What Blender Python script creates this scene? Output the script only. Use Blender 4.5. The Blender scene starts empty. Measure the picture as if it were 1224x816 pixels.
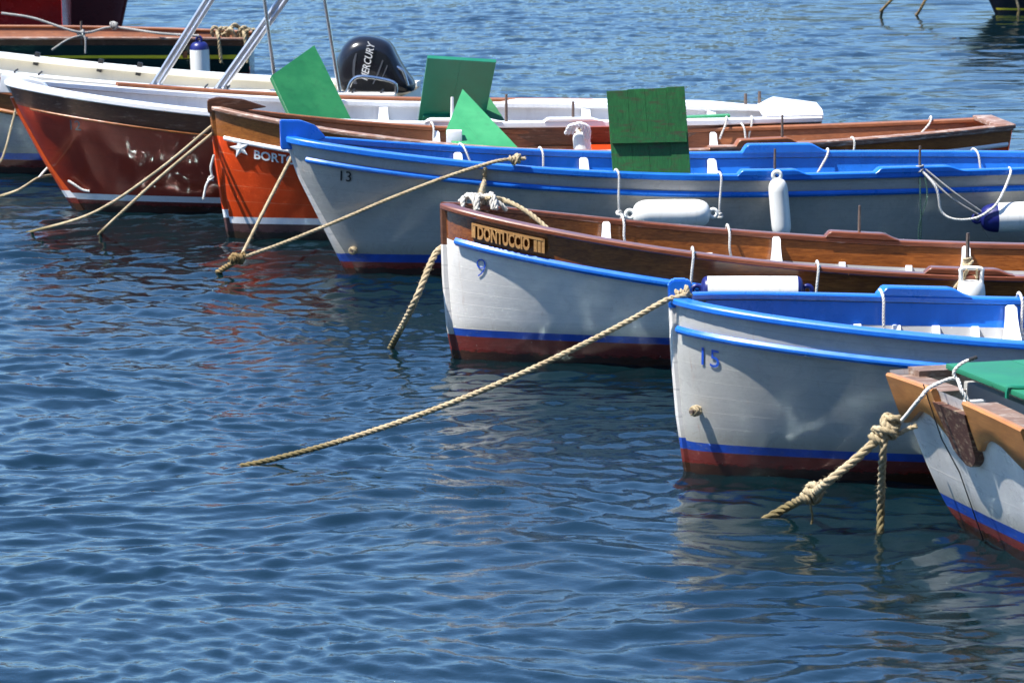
import bpy, bmesh, math, random
import numpy as np
from mathutils import Vector, Matrix
R = math.radians
random.seed(7)
scene = bpy.context.scene
COL = scene.collection

# ------------------------------------------------------------------ camera
F, CX, CY, HC = 4500.0, 612.0, 408.0, 3.8
PITCH = math.atan(728.0 / F)
FW = Vector((0, math.cos(PITCH), -math.sin(PITCH)))
UP = Vector((0, math.sin(PITCH), math.cos(PITCH)))
CAM = Vector((0, 0, HC))
cd = bpy.data.cameras.new("camera"); cd.lens = F / 1224 * 36; cd.sensor_width = 36
cd.clip_end = 4000
cam = bpy.data.objects.new("camera", cd); COL.objects.link(cam)
cam.location = CAM; cam.rotation_euler = (math.pi / 2 - PITCH, 0, 0)
cd.dof.use_dof = True; cd.dof.focus_distance = 22.0; cd.dof.aperture_fstop = 9.0
scene.camera = cam

def ray(px, py): return FW + Vector((1, 0, 0)) * ((px - CX) / F) - UP * ((py - CY) / F)
def W(px, py, z=0.0):
    r = ray(px, py); return CAM + r * ((z - HC) / r.z)
def P(px, py, d):
    r = ray(px, py); return CAM + r * (d / r.y)
def proj(p):
    q = p - CAM; zc = q.dot(FW)
    return CX + F * q.x / zc, CY - F * q.dot(UP) / zc

# ------------------------------------------------------------------ materials
def new_mat(name):
    m = bpy.data.materials.new(name); m.use_nodes = True
    nt = m.node_tree; b = nt.nodes["Principled BSDF"]
    return m, nt, b
def N(nt, t, **kw):
    n = nt.nodes.new(t)
    for k, v in kw.items():
        if k.startswith('i_'): n.inputs[k[2:].replace('_', ' ')].default_value = v
        else: setattr(n, k, v)
    return n
def c4(c): return (c[0], c[1], c[2], 1)
def ramp(nt, fac, stops):
    r = nt.nodes.new('ShaderNodeValToRGB'); cr = r.color_ramp
    while len(cr.elements) < len(stops): cr.elements.new(0.5)
    for e, (p, c) in zip(cr.elements, stops):
        e.position = p; e.color = c4(c) if len(c) == 3 else c
    nt.links.new(fac, r.inputs[0]); return r.outputs[0]
def coords(nt, scale=(1, 1, 1), uv=False):
    t = nt.nodes.new('ShaderNodeTexCoord'); mp = nt.nodes.new('ShaderNodeMapping')
    mp.inputs['Scale'].default_value = scale
    nt.links.new(t.outputs['UV' if uv else 'Object'], mp.inputs[0]); return mp.outputs[0]
def noise(nt, vec, scale, detail=5, rough=0.6, dist=0.0):
    n = nt.nodes.new('ShaderNodeTexNoise'); n.inputs['Scale'].default_value = scale
    n.inputs['Detail'].default_value = detail; n.inputs['Roughness'].default_value = rough
    n.inputs['Distortion'].default_value = dist
    nt.links.new(vec, n.inputs['Vector']); return n.outputs[0]
def mix(nt, fac, a, b, mode='MIX'):
    m = nt.nodes.new('ShaderNodeMix'); m.data_type = 'RGBA'; m.blend_type = mode
    for s, v in ((m.inputs[0], fac), (m.inputs[6], a), (m.inputs[7], b)):
        if isinstance(v, (int, float)): s.default_value = v
        elif isinstance(v, (tuple, list)): s.default_value = c4(v)
        else: nt.links.new(v, s)
    return m.outputs[2]
def bump(nt, b, h, strength=0.2, dist=0.01):
    n = nt.nodes.new('ShaderNodeBump'); n.inputs['Strength'].default_value = strength
    n.inputs['Distance'].default_value = dist
    nt.links.new(h, n.inputs['Height']); nt.links.new(n.outputs[0], b.inputs['Normal'])

def paint(name, c, rough=0.35, var=0.18, dirt=None, dirt_amt=0.35, chips=None, chip_at=0.72, bmp=0.12, coat=0.0, scale=1.0):
    """brushed boat paint: uneven tone, vertical grime runs, a few chips"""
    m, nt, b = new_mat(name)
    v1 = coords(nt, (1.2, 1.2, 1.2)); v2 = coords(nt, (7, 7, 0.9)); v3 = coords(nt, (2, 2, 9))
    n1 = noise(nt, v1, 3.0 * scale, 6, 0.65)
    lo = tuple(x * (1 - var) for x in c); hi = tuple(min(1, x * (1 + var * 0.7)) for x in c)
    col = ramp(nt, n1, [(0.25, lo), (0.75, hi)])
    d = dirt or tuple(x * 0.45 + 0.02 for x in c)
    n2 = noise(nt, v2, 2.2 * scale, 6, 0.7)
    f = ramp(nt, n2, [(0.52, (0, 0, 0)), (0.8, (dirt_amt,) * 3)])
    col = mix(nt, f, col, d)
    n4 = noise(nt, v3, 14 * scale, 5, 0.7)
    if chips:
        f2 = ramp(nt, n4, [(chip_at - 0.02, (0, 0, 0)), (chip_at, (1, 1, 1))])
        col = mix(nt, f2, col, chips)
    nt.links.new(col, b.inputs['Base Color'])
    rr = ramp(nt, n1, [(0.3, (rough * 0.8,) * 3), (0.7, (min(1, rough * 1.3),) * 3)])
    nt.links.new(rr, b.inputs['Roughness'])
    b.inputs['Coat Weight'].default_value = coat; b.inputs['Coat Roughness'].default_value = 0.12
    if bmp: bump(nt, b, n4, bmp, 0.004)
    return m

def zcoord(nt):
    t = nt.nodes.new('ShaderNodeTexCoord'); sp = nt.nodes.new('ShaderNodeSeparateXYZ'); nt.links.new(t.outputs['Object'], sp.inputs[0]); return sp.outputs[2]
def math_(nt, op, a, b_=0.0, c_=0.0):
    n = nt.nodes.new('ShaderNodeMath'); n.operation = op
    for s_, v in zip(n.inputs, (a, b_, c_)):
        if isinstance(v, (int, float)): s_.default_value = v
        else: nt.links.new(v, s_)
    return n.outputs[0]
def hull_paint(name, c, rough, planks=7, rust=(0.30, 0.13, 0.05), coat=0.25, seam=0.25, var=0.07, wear=0.3):
    """old brushed topside paint: faint plank seams, brush drag, rust weeps, rubbed patches, scum above the water"""
    m, nt, b = new_mat(name)
    n1 = noise(nt, coords(nt), 2.6, 7, .68); nb = noise(nt, coords(nt, (1.5, 4, 55)), 3, 4, .6); nm = noise(nt, coords(nt), 38, 4, .7)
    col = ramp(nt, n1, [(.28, tuple(x * (1 - var * 2) for x in c)), (.7, tuple(min(1, x * (1 + var)) for x in c))])
    col = mix(nt, ramp(nt, nb, [(.45, (0,) * 3), (.75, (.35,) * 3)]), col, tuple(x * .72 for x in c))
    # rubbed, greyer patches
    n3 = noise(nt, coords(nt, (1, 1, 1.6)), 5.5, 8, .72, .6)
    col = mix(nt, ramp(nt, n3, [(.54, (0,) * 3), (.64, (wear,) * 3)]), col, tuple(x * .62 for x in c))
    # seams
    t = nt.nodes.new('ShaderNodeTexCoord'); sp = nt.nodes.new('ShaderNodeSeparateXYZ'); nt.links.new(t.outputs['UV'], sp.inputs[0])
    fr = math_(nt, 'FRACT', math_(nt, 'MULTIPLY', sp.outputs[1], float(planks)))
    sm = ramp(nt, fr, [(0, (1,) * 3), (.03, (1,) * 3), (.055, (0,) * 3), (1, (0,) * 3)])
    col = mix(nt, math_(nt, 'MULTIPLY', math_(nt, 'MULTIPLY', sm, n1), seam * 2), col, tuple(x * .4 for x in c))
    # rust and dirt weeps running down
    n2 = noise(nt, coords(nt, (16, 16, .55)), 1.6, 5, .75)
    col = mix(nt, ramp(nt, n2, [(.60, (0,) * 3), (.74, (.32,) * 3)]), col, rust)
    # scum line just above the boot stripe
    z = math_(nt, 'ADD', zcoord(nt), math_(nt, 'MULTIPLY', n1, -.12))
    col = mix(nt, ramp(nt, z, [(.10, (.55,) * 3), (.20, (0,) * 3)]), col, (.20, .19, .13))
    # flaked spots
    col = mix(nt, ramp(nt, nm, [(.735, (0,) * 3), (.75, (.8,) * 3)]), col, tuple(x * .38 for x in c))
    nt.links.new(col, b.inputs['Base Color'])
    nt.links.new(ramp(nt, n3, [(.4, (rough,) * 3), (.65, (rough * 2,) * 3)]), b.inputs['Roughness'])
    b.inputs['Coat Weight'].default_value = coat; b.inputs['Coat Roughness'].default_value = .12
    h = math_(nt, 'ADD', math_(nt, 'MULTIPLY', nb, .5), math_(nt, 'MULTIPLY', sm, -.9)); bump(nt, b, math_(nt, 'ADD', h, math_(nt, 'MULTIPLY', nm, .3)), .22, .004)
    return m
def bottom_paint(name, c, weed=(.030, .022, .012), stripe=False):
    """antifouling or boot stripe with a wet, weedy edge, barnacle specks and scrapes"""
    m, nt, b = new_mat(name)
    n1 = noise(nt, coords(nt), 5, 7, .7); n2 = noise(nt, coords(nt, (1, 1, 3)), 16, 6, .7); n3 = noise(nt, coords(nt), 60, 3, .6)
    col = ramp(nt, n1, [(.3, tuple(x * .55 for x in c)), (.7, tuple(x * 1.25 for x in c))])
    col = mix(nt, ramp(nt, n2, [(.56, (0,) * 3), (.66, (.6,) * 3)]), col, tuple(x * .5 + .03 for x in c))
    z = math_(nt, 'ADD', zcoord(nt), math_(nt, 'MULTIPLY', n2, -.10))
    if not stripe:
        col = mix(nt, ramp(nt, z, [(-.055, (.85,) * 3), (-.02, (0,) * 3)]), col, weed)
        col = mix(nt, ramp(nt, n3, [(.70, (0,) * 3), (.73, (.7,) * 3)]), col, (.34, .30, .26))
        nt.links.new(ramp(nt, z, [(-.02, (.12,) * 3), (.03, (.55,) * 3)]), b.inputs['Roughness'])
    else:
        col = mix(nt, ramp(nt, n2, [(.60, (0,) * 3), (.68, (.55,) * 3)]), col, (.20, .22, .26)); b.inputs['Roughness'].default_value = .4
    nt.links.new(col, b.inputs['Base Color']); bump(nt, b, n2, .4, .004)
    return m

def wood(name, c1, c2, rough=0.35, coat=0.3, scale=(1.2, 9, 14), worn=None, worn_at=0.62, bmp=0.2, grain=5.0):
    m, nt, b = new_mat(name)
    v = coords(nt, scale); n1 = noise(nt, v, grain, 8, 0.65, 1.2)
    v2 = coords(nt, (1, 1, 1)); n2 = noise(nt, v2, 2.5, 5, 0.6)
    col = ramp(nt, n1, [(0.3, c1), (0.68, c2)])
    col = mix(nt, ramp(nt, n2, [(0.3, (0.0,) * 3), (0.75, (0.55,) * 3)]), col, tuple(x * 0.45 for x in c1))
    if worn:
        v3 = coords(nt, (2.5, 6, 12)); n3 = noise(nt, v3, 3.2, 8, 0.7)
        col = mix(nt, ramp(nt, n3, [(worn_at - 0.08, (0, 0, 0)), (worn_at + 0.05, (0.85,) * 3)]), col, worn)
    nt.links.new(col, b.inputs['Base Color'])
    b.inputs['Roughness'].default_value = rough
    b.inputs['Coat Weight'].default_value = coat; b.inputs['Coat Roughness'].default_value = 0.15
    bump(nt, b, n1, bmp, 0.004)
    return m

def planked(name, c, seam, rough=0.3, planks=5, coat=0.0, seam_w=0.03):
    """carvel planked hull: seams follow the girth coordinate stored in the UV map"""
    m, nt, b = new_mat(name)
    v1 = coords(nt, (1, 1, 1)); n1 = noise(nt, v1, 4, 6, 0.65)
    col = ramp(nt, n1, [(0.25, tuple(x * 0.72 for x in c)), (0.75, tuple(min(1, x * 1.2) for x in c))])
    t = nt.nodes.new('ShaderNodeTexCoord'); sp = nt.nodes.new('ShaderNodeSeparateXYZ')
    nt.links.new(t.outputs['UV'], sp.inputs[0])
    mu = N(nt, 'ShaderNodeMath', operation='MULTIPLY'); mu.inputs[1].default_value = planks
    nt.links.new(sp.outputs[1], mu.inputs[0])
    fr = N(nt, 'ShaderNodeMath', operation='FRACT'); nt.links.new(mu.outputs[0], fr.inputs[0])
    f = ramp(nt, fr.outputs[0], [(0.0, (1,) * 3), (seam_w, (0.9,) * 3), (seam_w * 1.6, (0,) * 3), (1.0, (0,) * 3)])
    v2 = coords(nt, (3, 1, 1)); n2 = noise(nt, v2, 2.6, 5, 0.7)
    g = ramp(nt, n2, [(0.38, (0.12,) * 3), (0.58, (0.8,) * 3)])
    fm = mix(nt, 1.0, f, g, 'MULTIPLY')
    col = mix(nt, fm, col, seam)
    nt.links.new(col, b.inputs['Base Color']); b.inputs['Roughness'].default_value = rough
    b.inputs['Coat Weight'].default_value = coat; b.inputs['Coat Roughness'].default_value = 0.04; b.inputs['Specular IOR Level'].default_value = .25
    bump(nt, b, n2, 0.05, 0.004)
    return m

def plain(name, c, rough=0.5, metal=0.0, var=0.12, nscale=12):
    m, nt, b = new_mat(name)
    n = noise(nt, coords(nt), nscale, 4, 0.6)
    col = ramp(nt, n, [(0.3, tuple(x * (1 - var) for x in c)), (0.7, tuple(min(1, x * (1 + var)) for x in c))])
    nt.links.new(col, b.inputs['Base Color']); b.inputs['Roughness'].default_value = rough
    b.inputs['Metallic'].default_value = metal
    return m

def rope_mat(name, c1, c2, fine=120, wet=False):
    m, nt, b = new_mat(name)
    n = noise(nt, coords(nt), 9, 4, 0.7); n2 = noise(nt, coords(nt), fine, 3, 0.6)
    col = ramp(nt, n, [(0.3, c1), (0.7, c2)])
    col = mix(nt, ramp(nt, n2, [(0.35, (0.5,) * 3), (0.6, (0,) * 3)]), col, tuple(x * 0.45 for x in c1))
    if wet:
        z = math_(nt, 'ADD', zcoord(nt), math_(nt, 'MULTIPLY', n, -.12)); col = mix(nt, ramp(nt, z, [(.02, (.85,) * 3), (.13, (0,) * 3)]), col, (.10, .075, .02))
    nt.links.new(col, b.inputs['Base Color']); b.inputs['Roughness'].default_value = 0.9
    bump(nt, b, n2, 0.5, 0.004)
    return m

M = {}
BLUE = (0.012, 0.15, 0.62)
M['blue'] = paint('blue_paint', BLUE, 0.28, 0.2, dirt=(0.01, 0.06, 0.32), chips=(0.5, 0.55, 0.62), chip_at=0.765, coat=0.2)
M['blue_worn'] = paint('worn_blue_paint', (0.03, 0.17, 0.66), 0.4, 0.25, chips=(0.62, 0.66, 0.7), chip_at=0.70)
M['blue_stripe'] = bottom_paint('blue_bootstripe', (0.012, 0.062, 0.36), stripe=True)
M['antifoul'] = bottom_paint('antifouling_paint', (0.16, 0.022, 0.014))
M['antifoul_old'] = bottom_paint('old_antifouling', (0.10, 0.045, 0.04))
M['hullwhite'] = hull_paint('white_hull_paint', (0.72, 0.69, 0.645), .25)
M['hullgrey'] = hull_paint('grey_white_hull_paint', (0.43, 0.42, 0.39), .22, coat=.35)
M['white'] = paint('white_gloss_paint', (0.80, 0.81, 0.82), 0.3, 0.05, dirt=(0.6, 0.58, 0.54), dirt_amt=0.3, bmp=0.06)
M['inner_grey'] = paint('pale_grey_inside', (0.36, 0.36, 0.35), 0.45, 0.1, dirt=(0.3, 0.3, 0.3))
M['inner_white'] = paint('white_inside', (0.72, 0.74, 0.78), 0.45, 0.06)
M['redvarnish'] = planked('dark_red_varnish', (0.34, 0.028, 0.004), (0.14, 0.014, 0.003), 0.45, 6, 0.6, 0.02)
M['redorange'] = planked('orange_red_planking', (0.64, 0.062, 0.009), (0.68, 0.28, 0.15), 0.30, 5, 0.12, 0.022)
M['stem_red'] = paint('red_stem_paint', (0.62, 0.08, 0.012), 0.3, 0.15, coat=0.4)
M['mahog'] = wood('varnished_mahogany', (0.12, 0.028, 0.004), (0.38, 0.12, 0.022), 0.2, 0.8)
M['mahog_red'] = wood('red_mahogany_cap', (0.12, 0.028, 0.010), (0.27, 0.08, 0.032), 0.35, 0.4, worn=(0.38, 0.25, 0.17), worn_at=0.72)
M['oakwarm'] = wood('warm_oiled_strake', (0.20, 0.060, 0.011), (0.46, 0.165, 0.03), 0.35, 0.4)
M['brownold'] = wood('worn_brown_wood', (0.07, 0.022, 0.008), (0.18, 0.066, 0.026), 0.5, 0.1, worn=(0.28, 0.17, 0.12), worn_at=0.64)
M['brownred'] = wood('faded_red_brown_wood', (0.19, 0.055, 0.018), (0.38, 0.13, 0.045), 0.5, 0.1, worn=(0.42, 0.28, 0.2), worn_at=0.68)
M['capworn'] = wood('worn_gunwale_cap', (0.20, 0.09, 0.055), (0.36, 0.2, 0.14), 0.55, 0.0, worn=(0.52, 0.44, 0.38), worn_at=0.58)
M['teak'] = wood('orange_teak', (0.38, 0.14, 0.028), (0.60, 0.26, 0.065), 0.42, 0.25, scale=(3, 1.3, 11), grain=4)
M['tan'] = wood('tan_lettering_wood', (0.40, 0.19, 0.055), (0.60, 0.33, 0.12), 0.5, 0.1)
M['tongue'] = wood('scuffed_brown_wood', (0.05, 0.016, 0.010), (0.12, 0.042, 0.024), 0.6, 0.0, scale=(9, 9, 2.2), worn=(0.36, 0.27, 0.17), worn_at=0.60, bmp=0.4)
M['deckworn'] = wood('grey_brown_deck_wood', (0.14, 0.08, 0.055), (0.26, 0.165, 0.115), 0.6, 0.0, worn=(0.36, 0.3, 0.25), worn_at=0.6)
M['floorwood'] = wood('bottom_boards', (0.22, 0.13, 0.08), (0.36, 0.24, 0.16), 0.6, 0.0)
M['green'] = paint('green_board_paint', (0.010, 0.125, 0.036), 0.42, 0.25, dirt=(0.006, 0.06, 0.02), dirt_amt=0.6, chips=(0.05, 0.09, 0.04), chip_at=0.74)
M['greenlight'] = paint('light_green_board_paint', (0.032, 0.25, 0.095), 0.45, 0.18, dirt=(0.02, 0.13, 0.055), dirt_amt=.55, chips=(.10, .22, .12), chip_at=.74)
M['greendark'] = paint('dark_green_board_paint', (0.009, 0.17, 0.10), 0.35, 0.15)
M['greenold'] = wood('weathered_green_planks', (0.008, 0.075, 0.018), (0.018, 0.16, 0.036), 0.5, 0.0, scale=(14, 14, 1.2), worn=(0.045, 0.045, 0.02), worn_at=0.59, bmp=0.35)
M['greendeck'] = paint('green_deck_paint', (0.012, 0.17, 0.085), 0.5, 0.2, dirt=(.02, .10, .06), dirt_amt=.5, chips=(.06, .16, .10), chip_at=.75)
M['hullgreen'] = paint('dark_green_hull', (0.004, 0.028, 0.022), 0.2, 0.2, coat=0.4)
M['yellow'] = paint('yellow_stripe', (0.80, 0.62, 0.02), 0.4, 0.1)
M['cream'] = paint('cream_gelcoat', (0.70, 0.66, 0.56), 0.35, 0.05, dirt=(0.55, 0.5, 0.42), dirt_amt=0.3)
M['creamwhite'] = paint('white_gelcoat', (0.76, 0.74, 0.68), 0.3, 0.05)
M['redboat'] = paint('bright_red_hull', (0.42, 0.008, 0.006), 0.25, 0.2, coat=0.4)
M['darkred'] = paint('dark_red_hull', (0.11, 0.012, 0.012), 0.3, 0.2)
M['black'] = plain('black_rubber', (0.012, 0.012, 0.014), 0.5)
M['navyhull'] = plain('black_navy_hull', (0.008, 0.009, 0.016), 0.3)
M['cowl'] = plain('black_engine_cowl', (0.010, 0.011, 0.016), 0.22)
M['cowlgrey'] = plain('engine_grey', (0.10, 0.105, 0.12), 0.35)
M['steel'] = plain('polished_steel', (0.62, 0.62, 0.62), 0.25, 1.0)
M['alu'] = plain('anodised_aluminium', (0.58, 0.59, 0.62), 0.35, 0.85)
M['iron'] = plain('rusty_iron_pin', (0.16, 0.12, 0.10), 0.6, 0.5, 0.35, 40)
M['fender'] = paint('white_fender_vinyl', (0.78, 0.78, 0.74), 0.35, 0.07, dirt=(0.34, 0.35, 0.30), dirt_amt=0.65, chips=(.42, .42, .38), chip_at=.74, bmp=0.03)
M['fenderblue'] = plain('navy_fender_end', (0.010, 0.015, 0.13), 0.35)
M['ltrblue'] = plain('blue_number_paint', (0.015, 0.085, 0.5), 0.4)
M['ltrblack'] = plain('black_number_paint', (0.008, 0.008, 0.01), 0.4)
M['ltrgrey'] = plain('grey_number_paint', (0.10, 0.06, 0.07), 0.5)
M['ltrwhite'] = plain('white_letter_paint', (0.78, 0.77, 0.74), 0.4)
M['rope'] = rope_mat('hemp_rope', (0.33, 0.25, 0.14), (0.56, 0.46, 0.30), wet=True)
M['ropedark'] = rope_mat('wet_hemp_rope', (0.16, 0.10, 0.035), (0.30, 0.20, 0.08))
M['ropethick'] = rope_mat('old_thick_hemp', (0.30, 0.23, 0.125), (0.52, 0.43, 0.28), 90, wet=True)
M['ropewhite'] = rope_mat('white_cord', (0.62, 0.60, 0.55), (0.76, 0.75, 0.71))
M['ropepale'] = rope_mat('bleached_rope', (0.46, 0.43, 0.37), (0.68, 0.65, 0.58))
M['ropegrey'] = rope_mat('grey_cord', (0.28, 0.28, 0.27), (0.45, 0.44, 0.42))
M['cordgreen'] = rope_mat('green_cord', (0.02, 0.07, 0.06), (0.05, 0.12, 0.10))
M['cloth'] = plain('white_cloth', (0.74, 0.74, 0.74), 0.8)

# ------------------------------------------------------------------ mesh helpers
class MB:
    def __init__(s): s.v = []; s.f = []; s.mi = []; s.uv = []
    def add(s, vs, fs, mi=0, uvs=None):
        o = len(s.v); s.v += [tuple(v) for v in vs]
        s.uv += list(uvs) if uvs else [(v[0], v[2]) for v in vs]
        for k, f in enumerate(fs):
            s.f.append(tuple(i + o for i in f)); s.mi.append(mi if isinstance(mi, int) else mi[k])
        return s
    def build(s, name, mats, parent=None, smooth=True, angle=35, recalc=True):
        me = bpy.data.meshes.new(name); me.from_pydata(s.v, [], s.f)
        if not isinstance(mats, (list, tuple)): mats = [mats]
        for m in mats: me.materials.append(m)
        me.polygons.foreach_set('material_index', s.mi)
        ul = me.uv_layers.new(name='UVMap'); li = np.zeros(len(me.loops), dtype=np.int32)
        me.loops.foreach_get('vertex_index', li)
        ul.data.foreach_set('uv', np.array(s.uv, dtype=np.float32)[li].ravel())
        if recalc:
            bm = bmesh.new(); bm.from_mesh(me); bmesh.ops.recalc_face_normals(bm, faces=bm.faces)
            bm.to_mesh(me); bm.free()
        if smooth:
            me.polygons.foreach_set('use_smooth', [True] * len(me.polygons))
            me.set_sharp_from_angle(angle=R(angle))
        me.update()
        o = bpy.data.objects.new(name, me); COL.objects.link(o)
        if parent: o.parent = parent
        return o

def grid_faces(nr, nc, close_c=False, off=0):
    fs = []
    for i in range(nr - 1):
        for j in range(nc if close_c else nc - 1):
            k = (j + 1) % nc
            fs.append((off + i * nc + j, off + i * nc + k, off + (i + 1) * nc + k, off + (i + 1) * nc + j))
    return fs

def sweep(mb, rings, mi=0, caps=True, uv=None):
    n = len(rings[0]); vs = [p for r in rings for p in r]
    fs = grid_faces(len(rings), n, True)
    if caps: fs += [tuple(range(n))[::-1], tuple((len(rings) - 1) * n + i for i in range(n))]
    return mb.add(vs, fs, mi)

def frames(pts):
    out = []; T = []
    n = len(pts)
    for i in range(n):
        T.append((pts[min(i + 1, n - 1)] - pts[max(i - 1, 0)]).normalized())
    a = Vector((0, 0, 1)) if abs(T[0].z) < 0.9 else Vector((1, 0, 0))
    u = (a - T[0] * a.dot(T[0])).normalized()
    for i in range(n):
        u = (u - T[i] * u.dot(T[i])).normalized(); out.append((u, T[i].cross(u)))
    return out

def tube(mb, pts, r, n=8, mi=0, caps=True):
    fr = frames(pts); rs = r if isinstance(r, (list, tuple)) else [r] * len(pts)
    rings = [[p + (u * math.cos(2 * math.pi * k / n) + w * math.sin(2 * math.pi * k / n)) * q for k in range(n)]
             for p, (u, w), q in zip(pts, fr, rs)]
    return sweep(mb, rings, mi, caps)

def spline(ctrl, step):
    ctrl = [Vector(c) for c in ctrl]
    if len(ctrl) == 2:
        n = max(2, int((ctrl[1] - ctrl[0]).length / step)); return [ctrl[0].lerp(ctrl[1], i / n) for i in range(n + 1)]
    pts = []; c = [ctrl[0] * 2 - ctrl[1]] + ctrl + [ctrl[-1] * 2 - ctrl[-2]]
    for i in range(1, len(c) - 2):
        n = max(2, int((c[i + 1] - c[i]).length / step))
        for k in range(n):
            t = k / n
            pts.append(0.5 * ((2 * c[i]) + (c[i + 1] - c[i - 1]) * t + (2 * c[i - 1] - 5 * c[i] + 4 * c[i + 1] - c[i + 2]) * t * t
                              + (3 * c[i] - c[i - 1] - 3 * c[i + 1] + c[i + 2]) * t ** 3))
    pts.append(ctrl[-1]); return pts

def twist(mb, ctrl, r, mi=0, strands=3, pitch=None, wet=None):
    """laid rope: strands wound round a centre line"""
    pitch = pitch or r * 6.5
    pts = spline(ctrl, pitch / 7)
    if len(pts) < 3: pts = spline([ctrl[0], (Vector(ctrl[0]) + Vector(ctrl[-1])) / 2, ctrl[-1]], pitch / 7)
    fr = frames(pts); L = 0
    arcs = [0]
    for i in range(1, len(pts)): arcs.append(arcs[-1] + (pts[i] - pts[i - 1]).length)
    for s in range(strands):
        path = []
        for p, (u, w), l in zip(pts, fr, arcs):
            a = 2 * math.pi * (l / pitch + s / strands)
            path.append(p + (u * math.cos(a) + w * math.sin(a)) * r * 0.52)
        tube(mb, path, r * 0.55, 6, mi)
    if r > .0125 and len(pts) > 12:
        rf = random.Random(len(pts))
        for i in range(int(arcs[-1] * 170)):
            k = rf.randrange(len(pts)); u, w = fr[k]; a = rf.uniform(0, 6.28); o = u * math.cos(a) + w * math.sin(a); p = pts[k] + o * r * .95
            tdir = (o * rf.uniform(.3, 1) + Vector((rf.uniform(-1, 1), rf.uniform(-1, 1), rf.uniform(-1, .5)))).normalized() * rf.uniform(.008, .026)
            q = Vector((0, 0, .0011)); mb.add([p - q, p + q, p + tdir], [(0, 1, 2)], mi)
    return mb

def knot(mb, c, ax, r, turns=3, rr=None, mi=0, seed=1, size=1.0):
    """a few windings round an axis plus crossing turns"""
    rnd = random.Random(seed); c = Vector(c); ax = Vector(ax).normalized()
    u, w = frames([c, c + ax])[0]; q = (rr or r * 1.5) * size
    pts = []
    for i in range(turns * 10 + 1):
        a = 2 * math.pi * i / 10; t = (i / (turns * 10) - 0.5) * turns * 2.1 * r
        k = q * (1 + 0.18 * math.sin(a * 0.37 + seed))
        pts.append(c + ax * t + (u * math.cos(a) + w * math.sin(a)) * k)
    twist(mb, pts[::2] if len(pts) > 60 else pts, r, mi)
    for s in range(2):
        tilt = rnd.uniform(-0.9, 0.9)
        pts = []
        for i in range(11):
            a = 2 * math.pi * i / 10 + s
            pts.append(c + ax * (math.sin(a + tilt) * q * 1.1) + (u * math.cos(a) + w * math.sin(a)) * (q + r * 0.9))
        twist(mb, pts, r * 0.9, mi)
    return mb

def box(mb, c, sx, sy, sz, rot=None, bev=0.0, mi=0, taper=1.0):
    bm = bmesh.new(); bmesh.ops.create_cube(bm, size=1)
    for v in bm.verts:
        k = taper if v.co.z > 0 else 1
        v.co = Vector((v.co.x * sx * k, v.co.y * sy * k, v.co.z * sz))
    if bev: bmesh.ops.bevel(bm, geom=bm.edges[:], offset=bev, segments=2, affect='EDGES', profile=0.6)
    vs = [((rot @ v.co) if rot else v.co) + Vector(c) for v in bm.verts]
    mb.add(vs, [[v.index for v in f.verts] for f in bm.faces], mi); bm.free(); return mb

def extrude_poly(mb, poly, fn, mi=0):
    """poly: 2D outline, fn(a, b, k) -> 3D with k = 0 front, 1 back"""
    n = len(poly)
    vs = [fn(a, b, 0) for a, b in poly] + [fn(a, b, 1) for a, b in poly]
    fs = [tuple(range(n)), tuple(range(2 * n - 1, n - 1, -1))] + [(i, (i + 1) % n, n + (i + 1) % n, n + i) for i in range(n)]
    return mb.add(vs, fs, mi)

def lathe(mb, prof, origin, axis, n=20, mi=0):
    axis = Vector(axis).normalized(); u, w = frames([Vector(origin), Vector(origin) + axis])[0]
    rings = [[Vector(origin) + axis * h + (u * math.cos(2 * math.pi * k / n) + w * math.sin(2 * math.pi * k / n)) * r for k in range(n)] for h, r in prof]
    return sweep(mb, rings, mi)

def text_mesh(s, size, extrude=0.0, bold=0.0, shear=0.0):
    cu = bpy.data.curves.new('t', 'FONT'); cu.body = s; cu.size = size; cu.extrude = extrude; cu.offset = bold; cu.shear = shear
    cu.resolution_u = 3
    ob = bpy.data.objects.new('t', cu); COL.objects.link(ob)
    bpy.context.view_layer.update()
    dg = bpy.context.evaluated_depsgraph_get(); me = bpy.data.meshes.new_from_object(ob.evaluated_get(dg))
    vs = [v.co.copy() for v in me.vertices]; fs = [tuple(p.vertices) for p in me.polygons]
    bpy.data.objects.remove(ob); bpy.data.meshes.remove(me); bpy.data.curves.remove(cu)
    return vs, fs

def tag(o, label=None, cat=None, group=None, kind=None):
    if label: o['label'] = label
    if cat: o['category'] = cat
    if group: o['group'] = group
    if kind: o['kind'] = kind
    return o
def empty(name, loc, rz=0.0):
    o = bpy.data.objects.new(name, None); COL.objects.link(o); o.location = loc; o.rotation_euler = (0, 0, rz)
    o.empty_display_size = 0.1; return o

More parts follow.
